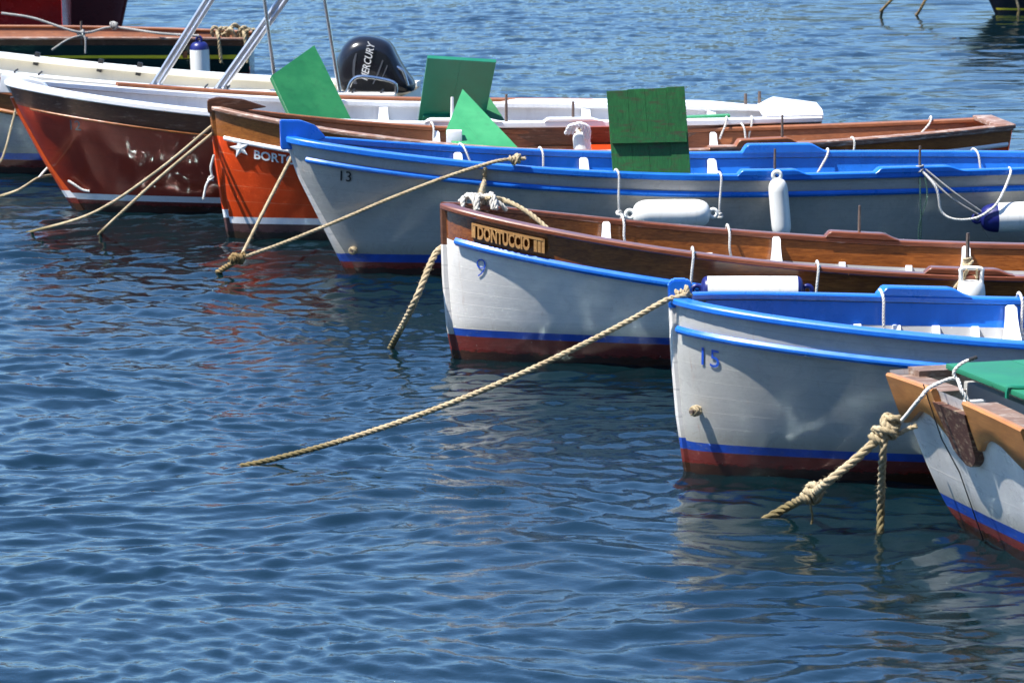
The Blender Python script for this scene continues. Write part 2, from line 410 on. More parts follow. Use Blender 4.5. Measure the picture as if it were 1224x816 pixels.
# ------------------------------------------------------------------ boats
class Boat:
    def __init__(s, name, label, cat, wl=None, yaw=0.0, L=5.8, B=1.55, zb=0.9, zm=0.7, zs=0.75, vm=0.55, rub=0.13,
                 stem=None, stern_rake=0.1, tr=0.0, pb=0.72, vw=0.5, keel=-0.35, stem_w=0.05, eb=0.85, em=0.62, flare=0.12,
                 group=None, origin=None, pe=0.7, rubt=0.0):
        s.__dict__.update(locals())
        s.O = origin if origin else W(wl[0], wl[1], 0.0); s.a = R(yaw)
        s.root = empty(name, s.O, s.a); tag(s.root, label, cat, group)
        s.stem = stem or (lambda z: -0.08 * z)
        s.tstern = lambda z: s.L + stern_rake * z
    def world(s, p):
        c, q = math.cos(s.a), math.sin(s.a)
        return s.O + Vector((p[0] * c - p[1] * q, p[0] * q + p[1] * c, p[2]))
    def local(s, w):
        d = w - s.O; c, q = math.cos(s.a), math.sin(s.a)
        return Vector((d.x * c + d.y * q, -d.x * q + d.y * c, d.z))
    def sheer(s, v):
        if v < s.vm: return s.zm + (s.zb - s.zm) * (1 - v / s.vm) ** 2
        return s.zm + (s.zs - s.zm) * ((v - s.vm) / (1 - s.vm)) ** 2
    def zr(s, v): return s.sheer(v) - s.rub * (1 - s.rubt * v)
    def plan(s, v):
        v = min(max(v, 0), 1)
        if v < s.vw: return max(0, 1 - (1 - v / s.vw) ** 2) ** s.pb
        t = (v - s.vw) / (1 - s.vw)
        if s.tr > 0: return 1 - (1 - s.tr) * t ** 2
        return max(0, 1 - t * t) ** s.pe
    def hb(s, v, z):
        v = min(max(v, 0), 1); g = s.B / 2 * s.plan(v); zr = s.zr(v)
        k = min(1, v / 0.4) if v < 0.5 else (min(1, (1 - v) / 0.4) if s.tr == 0 else 1)
        e = s.eb + (s.em - s.eb) * (k ** 0.8)
        zk = s.keel
        w = s.stem_w * 0.5
        if z <= zr: return w + g * max(0.0, (z - zk) / (zr - zk)) ** e
        return w + g + (z - zr) * s.flare * min(1, s.plan(v) * 1.5)
    def X(s, v, z): return s.stem(z) + v * (s.tstern(z) - s.stem(z))
    def v_of(s, X, z): return (X - s.stem(z)) / (s.tstern(z) - s.stem(z))
    def pt(s, v, z, side, off=0.0):
        return Vector((s.X(v, z), side * (s.hb(v, z) + off), z))
    def gun(s, v, side, off=0.0, dz=0.0):
        z = s.sheer(v); p = s.pt(v, z, side, off); p.z += dz; return p
    def outn(s, v, side, z=None):
        z = s.sheer(v) if z is None else z
        a, b = s.pt(max(0, v - .01), z, side), s.pt(min(1, v + .01), z, side); t = b - a; t.z = 0; t.normalize()
        n = Vector((t.y, -t.x, 0)); return n if n.y * side > 0 else -n
    def v_at(s, px, side, dz=0.0):
        best = min((abs(proj(s.world(s.gun(i / 800, side, 0, dz)))[0] - px), i / 800) for i in range(801)); return best[1]
    def vs(s, n=44):
        out = []
        for i in range(n + 1):
            t = i / n; out.append(t * t * (3 - 2 * t) * 0.75 + t * 0.25 if s.tr == 0 else 1 - (1 - t) ** 1.0 * (1 - 0.55 * t * (1 - t)) if False else (t ** 1.6 if t < 1 else 1.0) if s.tr > 0 else t)
        return out
    # ---- parts
    def hull(s, bul, top, stripe, anti, z1, z2, extra=None):
        """shell with real paint zones: bottom, boot stripe, topsides, bulwark"""
        mb = MB(); V = s.vs()
        for side in (-1, 1):
            rows = []; uvs = []
            for v in V:
                zr, zs = s.zr(v), s.sheer(v)
                zz = [s.keel, -0.2, -0.08, 0.0, z1, z2] + [z2 + (zr - z2) * k / 9 for k in range(1, 10)] + [zr + (zs - zr) * k / 3 for k in range(1, 4)]
                rows.append([s.pt(v, z, side) for z in zz])
                uvs.append([(s.X(v, z), (z - z2) / max(0.05, zr - z2)) for z in zz])
            nc = len(rows[0])
            mi = []
            for i in range(len(V) - 1):
                for j in range(nc - 1): mi.append(3 if j < 4 else 2 if j == 4 else 1 if j < 14 else 0)
            mb.add([p for r in rows for p in r], grid_faces(len(rows), nc), mi, [u for r in uvs for u in r])
        # close keel
        n = len(V); nc = 18
        kv = [s.pt(v, s.keel, -1) for v in V] + [s.pt(v, s.keel, 1) for v in V]
        mb.add(kv, [(i, i + 1, n + i + 1, n + i) for i in range(n - 1)], 3)
        return mb.build('hull', [bul, top, stripe, anti], s.root, angle=60, recalc=False)
    def transom(s, mat, mat2=None, z1=0.15, crown=0.0):
        mb = MB(); zs = s.sheer(1.0); zz = [s.keel + (zs - s.keel) * k / 14 for k in range(15)]
        vs = []
        for z in zz:
            for q in (-1, -.5, 0, .5, 1):
                vs.append(Vector((s.X(1.0, z) + 0.004 + 0.03 * (1 - q * q), q * s.hb(1, z), z + (crown * (1 - q * q) if z == zz[-1] else 0))))
        fs = grid_faces(15, 5)
        mi = [1 if (zz[f[0] // 5] < z1) else 0 for f in fs]
        mb.add(vs, fs, mi); return mb.build('transom', [mat, mat2 or mat], s.root, angle=60)
    def lining(s, band, low, floor, bandw=0.12, zf=0.12, v0=0.03, v1=0.97, th=0.035):
        mb = MB(); V = [v0 + (v1 - v0) * i / 36 for i in range(37)]
        for side in (-1, 1):
            vs = []
            for v in V:
                zs = s.sheer(v) - 0.005
                for z in (zs, zs - bandw * .5, zs - bandw, zs - bandw - 0.004, zf + (zs - bandw - zf) * .6, zf + (zs - bandw - zf) * .3, zf):
                    h = max(0.004, s.hb(v, z) - th); vs.append(Vector((s.X(v, z), side * h, z)))
            fs = grid_faces(len(V), 7); mi = [0 if (f[0] % 7) < 2 else 1 for f in fs]
            mb.add(vs, fs, mi)
        vs = []
        for v in V:
            h = max(0.004, s.hb(v, zf) - th); vs += [Vector((s.X(v, zf), -h, zf + .002)), Vector((s.X(v, zf), h, zf + .002))]
        mb.add(vs, grid_faces(len(V), 2), 2)
        return mb.build('hull_lining', [band, low, floor], s.root, angle=40)
    def rail(s, name, mat, side, zfun, wi, wo, h, v0=0.0, v1=1.0, dz=0.0, bev=0.008, n=60, hf=None, mats=None):
        """moulding swept along the hull; wi/wo = inward/outward reach, h = depth"""
        mb = MB(); rings = []
        for i in range(n + 1):
            t = i / n; v = v0 + (v1 - v0) * (t ** 1.4)
            z = zfun(v); p = s.pt(v, z, side); o = s.outn(v, side, z)
            ht = h * (hf(t) if hf else 1); b = min(bev, ht * .45)
            win = min(wi, max(0.004, s.hb(v, z) - 0.002)) if wi > 0 else wi
            prof = [(-win, b), (-win + b, 0), (wo - b, 0), (wo, b), (wo, ht - b), (wo - b, ht), (-win + b, ht), (-win, ht - b)]
            ring = []
            for q, k in prof:
                w = p + o * q; w.z = z + dz + k
                if w.y * side < 0.001: w.y = 0.001 * side
                ring.append(w)
            rings.append(ring)
        sweep(mb, rings); return mb.build(name, mat, s.root, angle=40)
    def gunwales(s, mat, wi=0.05, wo=0.03, h=0.035, v0=0.0, v1=1.0, far=None):
        for side, m in ((-1, mat), (1, far or mat)): s.rail('gunwale', m, side, s.sheer, wi, wo, h, v0, v1)
    def rubs(s, mat, h=0.04, wo=0.035, v0=0.004, v1=0.996, dz=-0.02):
        for side in (-1, 1): s.rail('rubbing_strake', mat, side, s.zr, -0.001, wo, h, v0, v1, dz, bev=h * .35)
    def block(s, mat, side, v0, v1, h=0.045, wi=0.06, wo=0.035, dz=0.033):
        return s.rail('oarlock_block', mat, side, s.sheer, wi, wo, h, v0, v1, dz, bev=0.008, n=24,
                      hf=lambda t: max(0.12, min(1, 7 * t, 7 * (1 - t))))
    def stempost(s, mat, w=0.06, fwd=0.035, ztop=None, w_bot=None, zlow=-0.3, name='stem', aft=0.03, mats=None, zsplit=None):
        mb = MB(); rings = []; ztop = ztop or s.zb + 0.02
        zz = [zlow + (ztop - zlow) * i / 20 for i in range(21)]
        for z in zz:
            t = (z - zlow) / (ztop - zlow); ww = (w_bot + (w - w_bot) * min(1, t * 1.1)) if w_bot else w
            x = s.stem(z); b = ww * .22
            rings.append([Vector((x - fwd, -ww / 2 + b, z)), Vector((x - fwd + b, -ww / 2, z)), Vector((x + aft, -ww / 2 - .004, z)), Vector((x + aft, ww / 2 + .004, z)), Vector((x - fwd + b, ww / 2, z)), Vector((x - fwd, ww / 2 - b, z))])
        n = 6; vs = [p for r in rings for p in r]; fs = grid_faces(21, n, True)
        mi = [0] * len(fs)
        if zsplit:
            for k, f in enumerate(fs):
                z = zz[f[0] // n]
                for zi, (zt, idx) in enumerate(zsplit):
                    if z < zt: mi[k] = idx; break
        fs += [tuple(range(n))[::-1], tuple(20 * n + i for i in range(n))]; mi += [mi[0], 0]
        mb.add(vs, fs, mi); return mb.build(name, mats or mat, s.root, angle=30)
    def stemhead(s, mat, poly, w=0.075):
        """side outline in (x aft of stem top, z above bow sheer)"""
        mb = MB(); x0 = s.stem(s.zb)
        bm = bmesh.new(); n = len(poly)
        a = [bm.verts.new((x0 + p, -w / 2, s.zb + q)) for p, q in poly]; b = [bm.verts.new((x0 + p, w / 2, s.zb + q)) for p, q in poly]
        bm.faces.new(a); bm.faces.new(b[::-1])
        for i in range(n): bm.faces.new((a[i], a[(i + 1) % n], b[(i + 1) % n], b[i]))
        bmesh.ops.bevel(bm, geom=bm.edges[:], offset=0.008, segments=2, affect='EDGES')
        mb.add([v.co for v in bm.verts], [[v.index for v in f.verts] for f in bm.faces]); bm.free()
        return mb.build('stem_head', mat, s.root)
    def thwart(s, mat, v, w=0.22, drop=0.22, name='thwart'):
        z = s.sheer(v) - drop; x = s.X(v, z); h = s.hb(v, z) - 0.05; mb = MB()
        box(mb, (x, 0, z), w, 2 * h, 0.03, bev=0.006); return mb.build(name, mat, s.root)
    def knee(s, mat, v, side, drop=0.24, w=0.05, rise=0.0, depth=0.10):
        zs = s.sheer(v) + rise; z0 = s.sheer(v) - drop; x = s.X(v, zs); y1 = s.hb(v, zs) - 0.045; y0 = s.hb(v, z0) - 0.04
        mb = MB(); rings = []
        for t in (0, .25, .5, .75, 0.95, 1):
            z = z0 + (zs - z0) * t; yo = y0 + (y1 - y0) * t; d = depth * (1 - t) ** 1.6 + 0.035; ww = w * (1 + .9 * (1 - t) ** 2)
            if t == 1: d *= .6; ww *= .6
            rings.append([Vector((x - ww / 2, side * yo, z)), Vector((x + ww / 2, side * yo, z)), Vector((x + ww / 2, side * (yo - d), z)), Vector((x - ww / 2, side * (yo - d), z))])
        sweep(mb, rings); return mb.build('knee', mat, s.root, angle=40)
    def ribs(s, mat, vlist, side, bandw=0.12, zf=0.13):
        for v in vlist:
            mb = MB(); zs = s.sheer(v) - bandw; rings = []
            for t in (0, .35, .7, 1):
                z = zf + (zs - zf) * t; x = s.X(v, z); y = s.hb(v, z) - 0.036
                rings.append([Vector((x - .02, side * y, z)), Vector((x + .02, side * y, z)), Vector((x + .02, side * (y - .03), z)), Vector((x - .02, side * (y - .03), z))])
            sweep(mb, rings); mb.build('rib', mat, s.root, angle=30)
    def pin(s, v, side, h=0.22, r=0.010, mat=None, off=-0.01, lean=0.0):
        p = s.gun(v, side, off); mb = MB()
        tube(mb, [p - Vector((0, 0, .05)), p + Vector((lean * .5, 0, h * .5)), p + Vector((lean, 0, h))], [r, r, r * .85], 8)
        mb.build('thole_pin', mat or M['iron'], s.root); return p
    def lettering(s, text, size, X0, zfun, mat, name='hull_number', thick=0.003, bold=0.0, shear=0.0, sx=1.0, off=0.004):
        vs, fs = text_mesh(text, size, thick / 2, bold, shear); mb = MB(); out = []
        for c in vs:
            x = X0 + c.x * sx; z = zfun(x, c.y); v = s.v_of(x, z)
            out.append(Vector((x, -(s.hb(v, z) + off + thick / 2 - 0 + c.z), z)))
        mb.add(out, fs); return mb.build(name, mat, s.root, smooth=False)

def stemfn(pts):
    """piecewise-linear stem profile from (z, x) pairs"""
    zs = [p[0] for p in pts]; xs = [p[1] for p in pts]
    return lambda z: float(np.interp(z, zs, xs)) if z >= zs[0] else xs[0] + (zs[0] - z) * 0.6

BOATS = 'small wooden fishing boats moored side by side'
# ---- boat 15
b15 = Boat('rowing_boat', 'grey-white rowing boat with blue gunwales and blue number 15', 'rowing boat', (824, 562), 0.0, 5.6, 1.62,
           0.885, 0.735, 0.8, 0.55, 0.125, stem=stemfn([(-0.3, .14), (0, 0), (.3, -.045), (.6, -.072), (.9, -.085), (1.2, -.085)]), pb=0.62, group=BOATS)
b15.hull(M['hullgrey'], M['hullgrey'], M['blue_stripe'], M['antifoul'], .12, .165)
b15.lining(M['blue'], M['inner_grey'], M['floorwood'], 0.12)
b15.gunwales(M['blue'], .055, .03, .035); b15.rubs(M['blue'], .042, .034)
b15.stempost(None, .06, .03, mats=[M['hullwhite'], M['blue_stripe'], M['antifoul']], zsplit=[(.115, 2), (.16, 1)], zlow=-.28, ztop=.87)
b15.stemhead(M['blue'], [(-.03, -.03), (.09, -.03), (.09, .105), (.06, .125), (-.01, .125), (-.035, .10)], .075)
for v in [b15.v_at(x, 1) for x in range(930, 1224, 47)]: b15.ribs(M['white'], [v], 1)
b15.ribs(M['white'], [.2, .26, .32, .38, .44, .5, .56, .62], -1)
vk = b15.v_at(1206, 1)
for sd in (-1, 1): b15.knee(M['white'], vk, sd, .24, .06, 0.0, .14)
b15.thwart(M['white'], vk, .24, .2); b15.thwart(M['white'], vk + .25, .24, .2); b15.thwart(M['white'], .88, .5, .1, 'stern_deck')
b15.block(M['blue'], 1, b15.v_at(1048, 1), b15.v_at(1158, 1), .05)
b15.lettering('15', .135, b15.stem(.7) + .10, lambda x, b: .585 - (x - .1) * .12 + b, M['ltrblue'], bold=-0.0005, sx=.9)
# cleat peg with rag on the bow
def peg(bt, X, z, mat_rope, out=.09, name='mooring_peg'):
    p = bt.pt(bt.v_of(X, z), z, -1); o = bt.outn(bt.v_of(X, z), -1, z); mb = MB()
    tube(mb, [p - o * .02, p + o * out * .5, p + o * out], [.012, .012, .010], 8); r = mb.build(name, M['iron'], bt.root)
    mb = MB(); knot(mb, p + o * (out * .45), o, .008, 3, .016, 0, 3); mb.build('lashing', mat_rope, r)
peg(b15, .045, .345, M['rope'])

# ---- boat 9
b9 = Boat('rowing_boat', 'white rowing boat with varnished brown bulwark, name board and blue number 9', 'rowing boat', (547, 427), -1.0, 5.9, 1.38,
          .925, .585, .75, .62, .18, stem=stemfn([(-.3, .12), (0, 0), (.2, -.035), (.5, -.06), (.95, -.072), (1.2, -.074)]), pb=0.66, group=BOATS)
b9.hull(M['mahog'], M['hullwhite'], M['blue_stripe'], M['antifoul'], .145, .19)
b9.lining(M['mahog'], M['inner_grey'], M['floorwood'], .13)
b9.gunwales(M['mahog_red'], .05, .04, .034); b9.rubs(M['blue'], .05, .035, v0=.012)
b9.stempost(None, .056, .035, ztop=.95, aft=.01, zlow=-.28, mats=[M['brownold'], M['blue_stripe'], M['antifoul'], M['hullwhite']], zsplit=[(.14, 2), (.185, 3), (.70, 3)])
b9.ribs(M['inner_white'], [.2, .27, .34, .41, .48, .55, .62, .69], 1); b9.ribs(M['inner_white'], [.2, .27, .34, .41, .48, .55, .62, .69], -1)
for px in (724, 928, 1154):
    v = b9.v_at(px, 1)
    for sd in (-1, 1): b9.knee(M['white'], v, sd, .2, .05, .015, .08)
    b9.thwart(M['inner_white'], v, .2, .17)
b9.block(M['mahog_red'], 1, b9.v_at(985, 1), b9.v_at(1074, 1), .04)
b9.block(M['mahog_red'], -1, b9.v_at(1104, -1), b9.v_at(1212, -1), .04)
b9.pin(b9.v_at(1027, 1), 1, .24); pin9 = b9.pin(b9.v_at(1156, -1), -1, .28, .012)
b9.lettering('9', .175, .105, lambda x, b: .525 + b - (x - .14) * .1, M['ltrblue'], bold=-.004, shear=.12, sx=.85)
# carved name board: letters standing on a thin backing strip, ornaments at both ends
def nameboard(bt, text, X0, size, drop, mat, sx, length):
    zf = lambda x, b: bt.zr(bt.v_of(x, .75)) + drop + b
    mb = MB(); vs, fs = text_mesh(text, size, .011, .0048); sx = (length - .05) / max(c.x for c in vs)
    def put(x, b, k): z = zf(x, b); return Vector((x, -(bt.hb(bt.v_of(x, z), z) + .012 + k), z))
    mb.add([put(X0 + c.x * sx, c.y, .012 + c.z) for c in vs], fs)
    r = mb.build('name_board', mat, bt.root, smooth=False)
    mb = MB(); n = 20; H = size * .74
    for (x0, x1, b0, b1) in ((X0 - .03, X0 + length + .03, H * .86, H * 1.02),):
        rings = []
        for i in range(n + 1):
            x = x0 + (x1 - x0) * i / n
            rings.append([put(x, b0, -.012), put(x, b1, -.012), put(x, b1, .022), put(x, b0, .022)])
        sweep(mb, rings)
    for x0, x1, w in ((X0 - .035, X0 - .006, 1), (X0 + length - .025, X0 + length + .045, 3)):
        for k in range(w):
            a = x0 + (x1 - x0) * k / w; b = a + (x1 - x0) / w * .8
            sweep(mb, [[put(a, -.002, -.012), put(a, H, -.012), put(a, H, .02), put(a, -.002, .02)], [put(b, -.002, -.012), put(b, H, -.012), put(b, H, .02), put(b, -.002, .02)]])
    mb.build('board_frame', mat, r, smooth=False)
nameboard(b9, 'DONTUCCIO', .128, .115, .060, M['tan'], .70, .37)

# ---- boat 13
b13 = Boat('rowing_boat', 'long pale grey rowing boat with bright blue gunwales and black number 13', 'rowing boat', (418, 327), 8.5, 6.2, 1.36,
           .945, .70, .68, .5, .10, stem=stemfn([(-.3, .15), (0, 0), (.35, -.17), (.7, -.34), (1.1, -.475), (1.2, -.50)]), pb=0.62, vw=.48, group=BOATS)
b13.hull(M['hullgrey'], M['hullgrey'], M['blue_stripe'], M['antifoul'], .095, .155)
b13.lining(M['blue'], M['inner_grey'], M['floorwood'], .13)
b13.gunwales(M['blue'], .05, .03, .045); b13.rubs(M['blue'], .04, .03, v0=.012)
b13.stempost(None, .04, .025, ztop=.90, zlow=-.25, w_bot=.15, aft=.05, mats=[M['hullwhite'], M['blue_stripe'], M['antifoul']], zsplit=[(.09, 2), (.15, 1)])
b13.stemhead(M['blue'], [(-.06, -.05), (.06, -.05), (.26, .03), (.19, .115), (.08, .155), (-.065, .16)], .07)
for px in (546, 696, 849):
    v = b13.v_at(px, 1)
    for sd in (-1, 1): b13.knee(M['white'], v, sd, .24, .06, .0, .1)
    b13.thwart(M['white'], v, .2, .2)
b13.thwart(M['white'], .8, .24, .2)
RV = [.18 + .055 * i for i in range(13)]
b13.ribs(M['white'], RV, 1); b13.ribs(M['white'], RV, -1)
b13.block(M['blue'], 1, b13.v_at(886, 1), b13.v_at(990, 1), .07)
b13.block(M['blue'], -1, b13.v_at(880, -1), b13.v_at(968, -1), .045); b13.block(M['blue'], -1, b13.v_at(1045, -1), b13.v_at(1155, -1), .045)
p13a = b13.pin(b13.v_at(926, -1), -1, .22, .010); p13b = b13.pin(b13.v_at(1099, -1), -1, .22, .010)
b13.lettering('13', .105, b13.stem(.68) + .225, lambda x, b: .675 + b - (x - .1) * .1, M['ltrblack'], bold=0.0, sx=.95)
peg(b13, .02, .18, M['rope'], .05)

# ---- boat with white star
bs = Boat('rowing_boat', 'orange-red rowing boat with white star on bow and worn wood bulwark', 'rowing boat', (277, 284), 7.5, 5.9, 1.42,
          .975, .675, .775, .5, .19, stem=stemfn([(-.3, .12), (0, 0), (.25, -.04), (.6, -.09), (1.0, -.125), (1.2, -.13)]), tr=.42, pb=0.78, group=BOATS, stern_rake=.12, rubt=.45)
bs.hull(M['oakwarm'], M['redorange'], M['white'], M['antifoul_old'], .115, .165)
bs.lining(M['brownred'], M['inner_white'], M['floorwood'], .15); bs.transom(M['redorange'], M['antifoul_old'], .12)
bs.gunwales(M['capworn'], .05, .03, .034, far=M['brownred']); bs.rubs(M['white'], .034, .028, v0=.01)
bs.rail('gunwale_cap', M['capworn'], -1, bs.sheer, .055, .035, .03, .6, 1.0, .02)
bs.stempost(None, .055, .035, ztop=.97, zlow=-.28, mats=[M['oakwarm'], M['white'], M['antifoul_old'], M['redorange']], zsplit=[(.11, 2), (.16, 1), (.78, 3)])
bs.stemhead(M['brownold'], [(-.05, -.02), (.12, -.02), (.40, .02), (.22, .08), (.03, .10), (-.05, .08)], .07)
mb = MB(); zt = bs.sheer(1) + .03; h = bs.hb(1, bs.sheer(1))
box(mb, (bs.X(1, .74) - .05, 0, zt), .16, 2 * h + .06, .035, bev=.008); mb.build('transom_cap', M['capworn'], bs.root)
for px in (520, 700, 850):
    v = bs.v_at(px, 1)
    for sd in (-1, 1): bs.knee(M['inner_white'], v, sd, .22, .05, 0, .08)
vt = bs.v_at(716, 1); bs.thwart(M['redorange'], vt, .34, .09); bs.thwart(M['inner_white'], bs.v_at(850, 1), .22, .18); bs.thwart(M['inner_white'], bs.v_at(520, 1), .22, .18)
bs.ribs(M['inner_white'], [.25, .32, .39, .46, .53, .6, .67, .74, .81], 1)
bs.block(M['brownred'], -1, bs.v_at(878, -1), bs.v_at(957, -1), .06)
bs.pin(bs.v_at(935, -1), -1, .26, .010); pst = bs.pin(bs.v_at(684, 1), 1, .26, .012, off=-.05)
# star emblem, raised
def star(bt, X0, z0, r, mat):
    pts = []
    for k in range(10):
        a = R(12) + math.pi / 2 + k * math.pi / 5; q = r if k % 2 == 0 else r * .42
        pts.append((q * math.cos(a), q * math.sin(a)))
    mb = MB()
    def fn(a, b, k):
        x = X0 + a; z = z0 + b; return Vector((x, -(bt.hb(bt.v_of(x, z), z) + (.03 if k == 0 else .004)), z))
    c0 = fn(0, 0, 0); n = 10; vs = [fn(a, b, 0) for a, b in pts] + [fn(a, b, 1) for a, b in pts] + [c0 + Vector((0, -.008, 0))]
    fs = [(i, (i + 1) % n, 20) for i in range(n)] + [(i, (i + 1) % n, 10 + (i + 1) % n, 10 + i) for i in range(n)]
    mb.add(vs, fs); mb.build('star_emblem', mat, bt.root, smooth=False)
star(bs, .062, .70, .075, M['ltrwhite'])
bs.lettering('BORTO', .092, .16, lambda x, b: bs.zr(bs.v_of(x, .7)) - .115 + b + (x - .16) * .03, M['ltrwhite'], 'name_lettering', .012, .002, sx=1.0)

# ---- boat 12
b12 = Boat('rowing_boat', 'dark red varnished rowing boat with white gunwale and faint number 12', 'rowing boat', (92, 249), 0.0, 5.9, 1.6,
           1.0, .74, .74, .55, .15, stem=stemfn([(-.3, .15), (0, 0), (.4, -.24), (.8, -.45), (1.1, -.575), (1.2, -.61)]), tr=.45, pb=0.66, vw=.48, group=BOATS, stern_rake=.1)
b12.hull(M['brownold'], M['redvarnish'], M['white'], M['antifoul'], .085, .135)
b12.lining(M['inner_white'], M['inner_white'], M['floorwood'], .13); b12.transom(M['teak'], M['antifoul'], .12)
b12.gunwales(M['white'], .09, .03, .045, far=M['inner_white'])
b12.rail('gunwale_cap', M['brownred'], 1, b12.sheer, .03, .04, .03, .12, .72, .046)
b12.rubs(M['mahog'], .022, .014, v0=.02)
b12.stempost(None, .04, .03, ztop=.90, zlow=-.25, w_bot=.17, aft=.06, mats=[M['stem_red'], M['white'], M['antifoul']], zsplit=[(.08, 2), (.13, 1)])
b12.stemhead(M['white'], [(-.075, -.06), (.05, -.06), (.32, -.02), (.28, .03), (.06, .085), (-.05, .09)], .09)
for px in (272, 460, 700, 850):
    v = b12.v_at(px, 1)
    for sd in (-1, 1): b12.knee(M['white'], v, sd, .22, .07, .03, .1)
    b12.thwart(M['white'], v, .24, .18)
b12.ribs(M['white'], [.2, .3, .4, .5, .6, .7, .8], 1)
b12.block(M['white'], -1, b12.v_at(508, -1), b12.v_at(600, -1), .03, dz=.044); b12.block(M['white'], -1, b12.v_at(650, -1), b12.v_at(720, -1), .03, dz=.044)
b12.block(M['white'], 1, b12.v_at(600, 1), b12.v_at(905, 1), .03, dz=.044)
b12.rail('quarter_plate', M['teak'], -1, lambda v: b12.sheer(v) - .15, -.002, .012, .14, .955, .999, 0, .004, n=10)
b12.pin(b12.v_at(541, -1), -1, .24, .013, M['white']); b12.pin(b12.v_at(605, -1), -1, .26, .012)
b12.pin(b12.v_at(891, 1), 1, .14, .014); b12.pin(b12.v_at(908, 1), 1, .16, .014)
# raised white after deck with hump
mb = MB(); rings = []
for i in range(13):
    t = i / 12; v = .93 + .072 * t; z = b12.sheer(min(v, 1)) + .04; x = b12.X(v, z); h = b12.hb(min(v, 1), z) + .01
    hump = .075 * min(1, t * 4) * (1 - .72 * t) + .03
    rings.append([Vector((x, -h, z - .02)), Vector((x, -h, z + .02)), Vector((x, -h * .7, z + hump)), Vector((x, h * .7, z + hump)), Vector((x, h, z + .02)), Vector((x, h, z - .02))])
sweep(mb, rings); mb.build('stern_deck', M['white'], b12.root, angle=50)
b12.lettering('12', .115, b12.stem(.68) + .36, lambda x, b: .665 + b - (x - .1) * .06, M['ltrgrey'], bold=.001)
def tied_cord(bt, X, z, pts, name, label):
    p = bt.world(bt.pt(bt.v_of(X, z), z, -1, .02)); mb = MB()
    twist(mb, [p + Vector(q) for q in pts], .011); o = mb.build(name, M['ropewhite']); return tag(o, label, 'cord')
tied_cord(b12, .0, .21, [(-.05, -.01, .03), (0, -.02, 0), (.06, -.02, -.04), (.12, -.02, -.055)], 'cord', 'short white knotted cord on the low bow of the dark red boat')

# ---- grey boat on the far left, behind boat 12
bg = Boat('rowing_boat', 'grey rowing boat with brown wooden gunwale behind the dark red bow', 'rowing boat', (-75, 203), 2.0, 4.4, 1.25,
          .88, .55, .56, .55, .15, stem=stemfn([(-.3, .12), (0, 0), (.5, -.1), (1.2, -.2)]), pb=.62, group=BOATS)
bg.hull(M['oakwarm'], M['hullgrey'], M['blue_stripe'], M['antifoul'], .12, .18)
bg.lining(M['brownred'], M['inner_white'], M['floorwood'], .14); bg.gunwales(M['brownred'], .06, .03, .04); bg.rubs(M['oakwarm'], .04, .03)
bg.stempost(M['hullwhite'], .06, .03)
for v in (.3, .5, .7): bg.thwart(M['inner_white'], v, .22, .14)

# ---- cream motorboat
bm_ = Boat('motorboat', 'long cream fibreglass motorboat with canopy poles and outboard engine', 'motorboat', origin=Vector((-7.4, 36.2, 0)), yaw=-9, L=6.55, B=1.5,
           zb=1.1, zm=.47, zs=.47, vm=.95, rub=.1, stem=stemfn([(-.3, .2), (0, 0), (.9, -.6), (1.2, -.75)]), tr=.8, pb=.6, stern_rake=-.1)
bm_.hull(M['creamwhite'], M['cream'], M['cream'], M['cream'], .1, .15)
bm_.lining(M['cream'], M['cream'], M['creamwhite'], .12); bm_.transom(M['cream'])
bm_.gunwales(M['creamwhite'], .12, .035, .05)
bm_.rail('rubbing_strake', M['creamwhite'], -1, bm_.zr, -.001, .03, .06, .01, .99, .0, .02); bm_.rail('rubbing_strake', M['creamwhite'], 1, bm_.zr, -.001, .03, .06, .01, .99, .0, .02)
for v in (.5, .7, .86): bm_.thwart(M['creamwhite'], v, .35, .18, 'seat')
def gp(bt, px, side, off=-.05, dz=.05): return bt.gun(bt.v_at(px, side), side, off, dz)
# canopy frame: two stout twin-tube poles, two thin ones, meeting hoops above the picture
def pole(bt, base, top, r, mat, twin=0.0):
    mb = MB()
    if twin:
        for k in (-1, 1): tube(mb, [base + Vector((k * twin, 0, 0)), top + Vector((k * twin, 0, 0))], r, 10)
    else: tube(mb, [base, top], r, 10)
    o = mb.build('canopy_pole', mat, bt.root)
    m2 = MB(); box(m2, base + Vector((0, 0, -.01)), .12, .08, .04, bev=.01); m2.build('pole_foot', M['steel'], o)
def up_to(bt, base, px, py):
    """extend along the direction seen in the photo, staying over the gunwale"""
    w = bt.world(base); t = bt.local(P(px, py, w.y)); d = (t - base); return base + d * (1.25 / max(.1, d.z))
for (px0, px1, py1, r, tw) in ((185, 250, 0, .022, .028), (262, 338, 0, .024, .03)):
    b0 = gp(bm_, px0, -1); pole(bm_, b0, up_to(bm_, b0, px1, py1), r, M['alu'], tw)
for (px0, px1, py1) in ((329, 316, 0), (405, 388, 0)):
    b0 = gp(bm_, px0, -1); pole(bm_, b0, up_to(bm_, b0, px1, py1), .018, M['steel'])
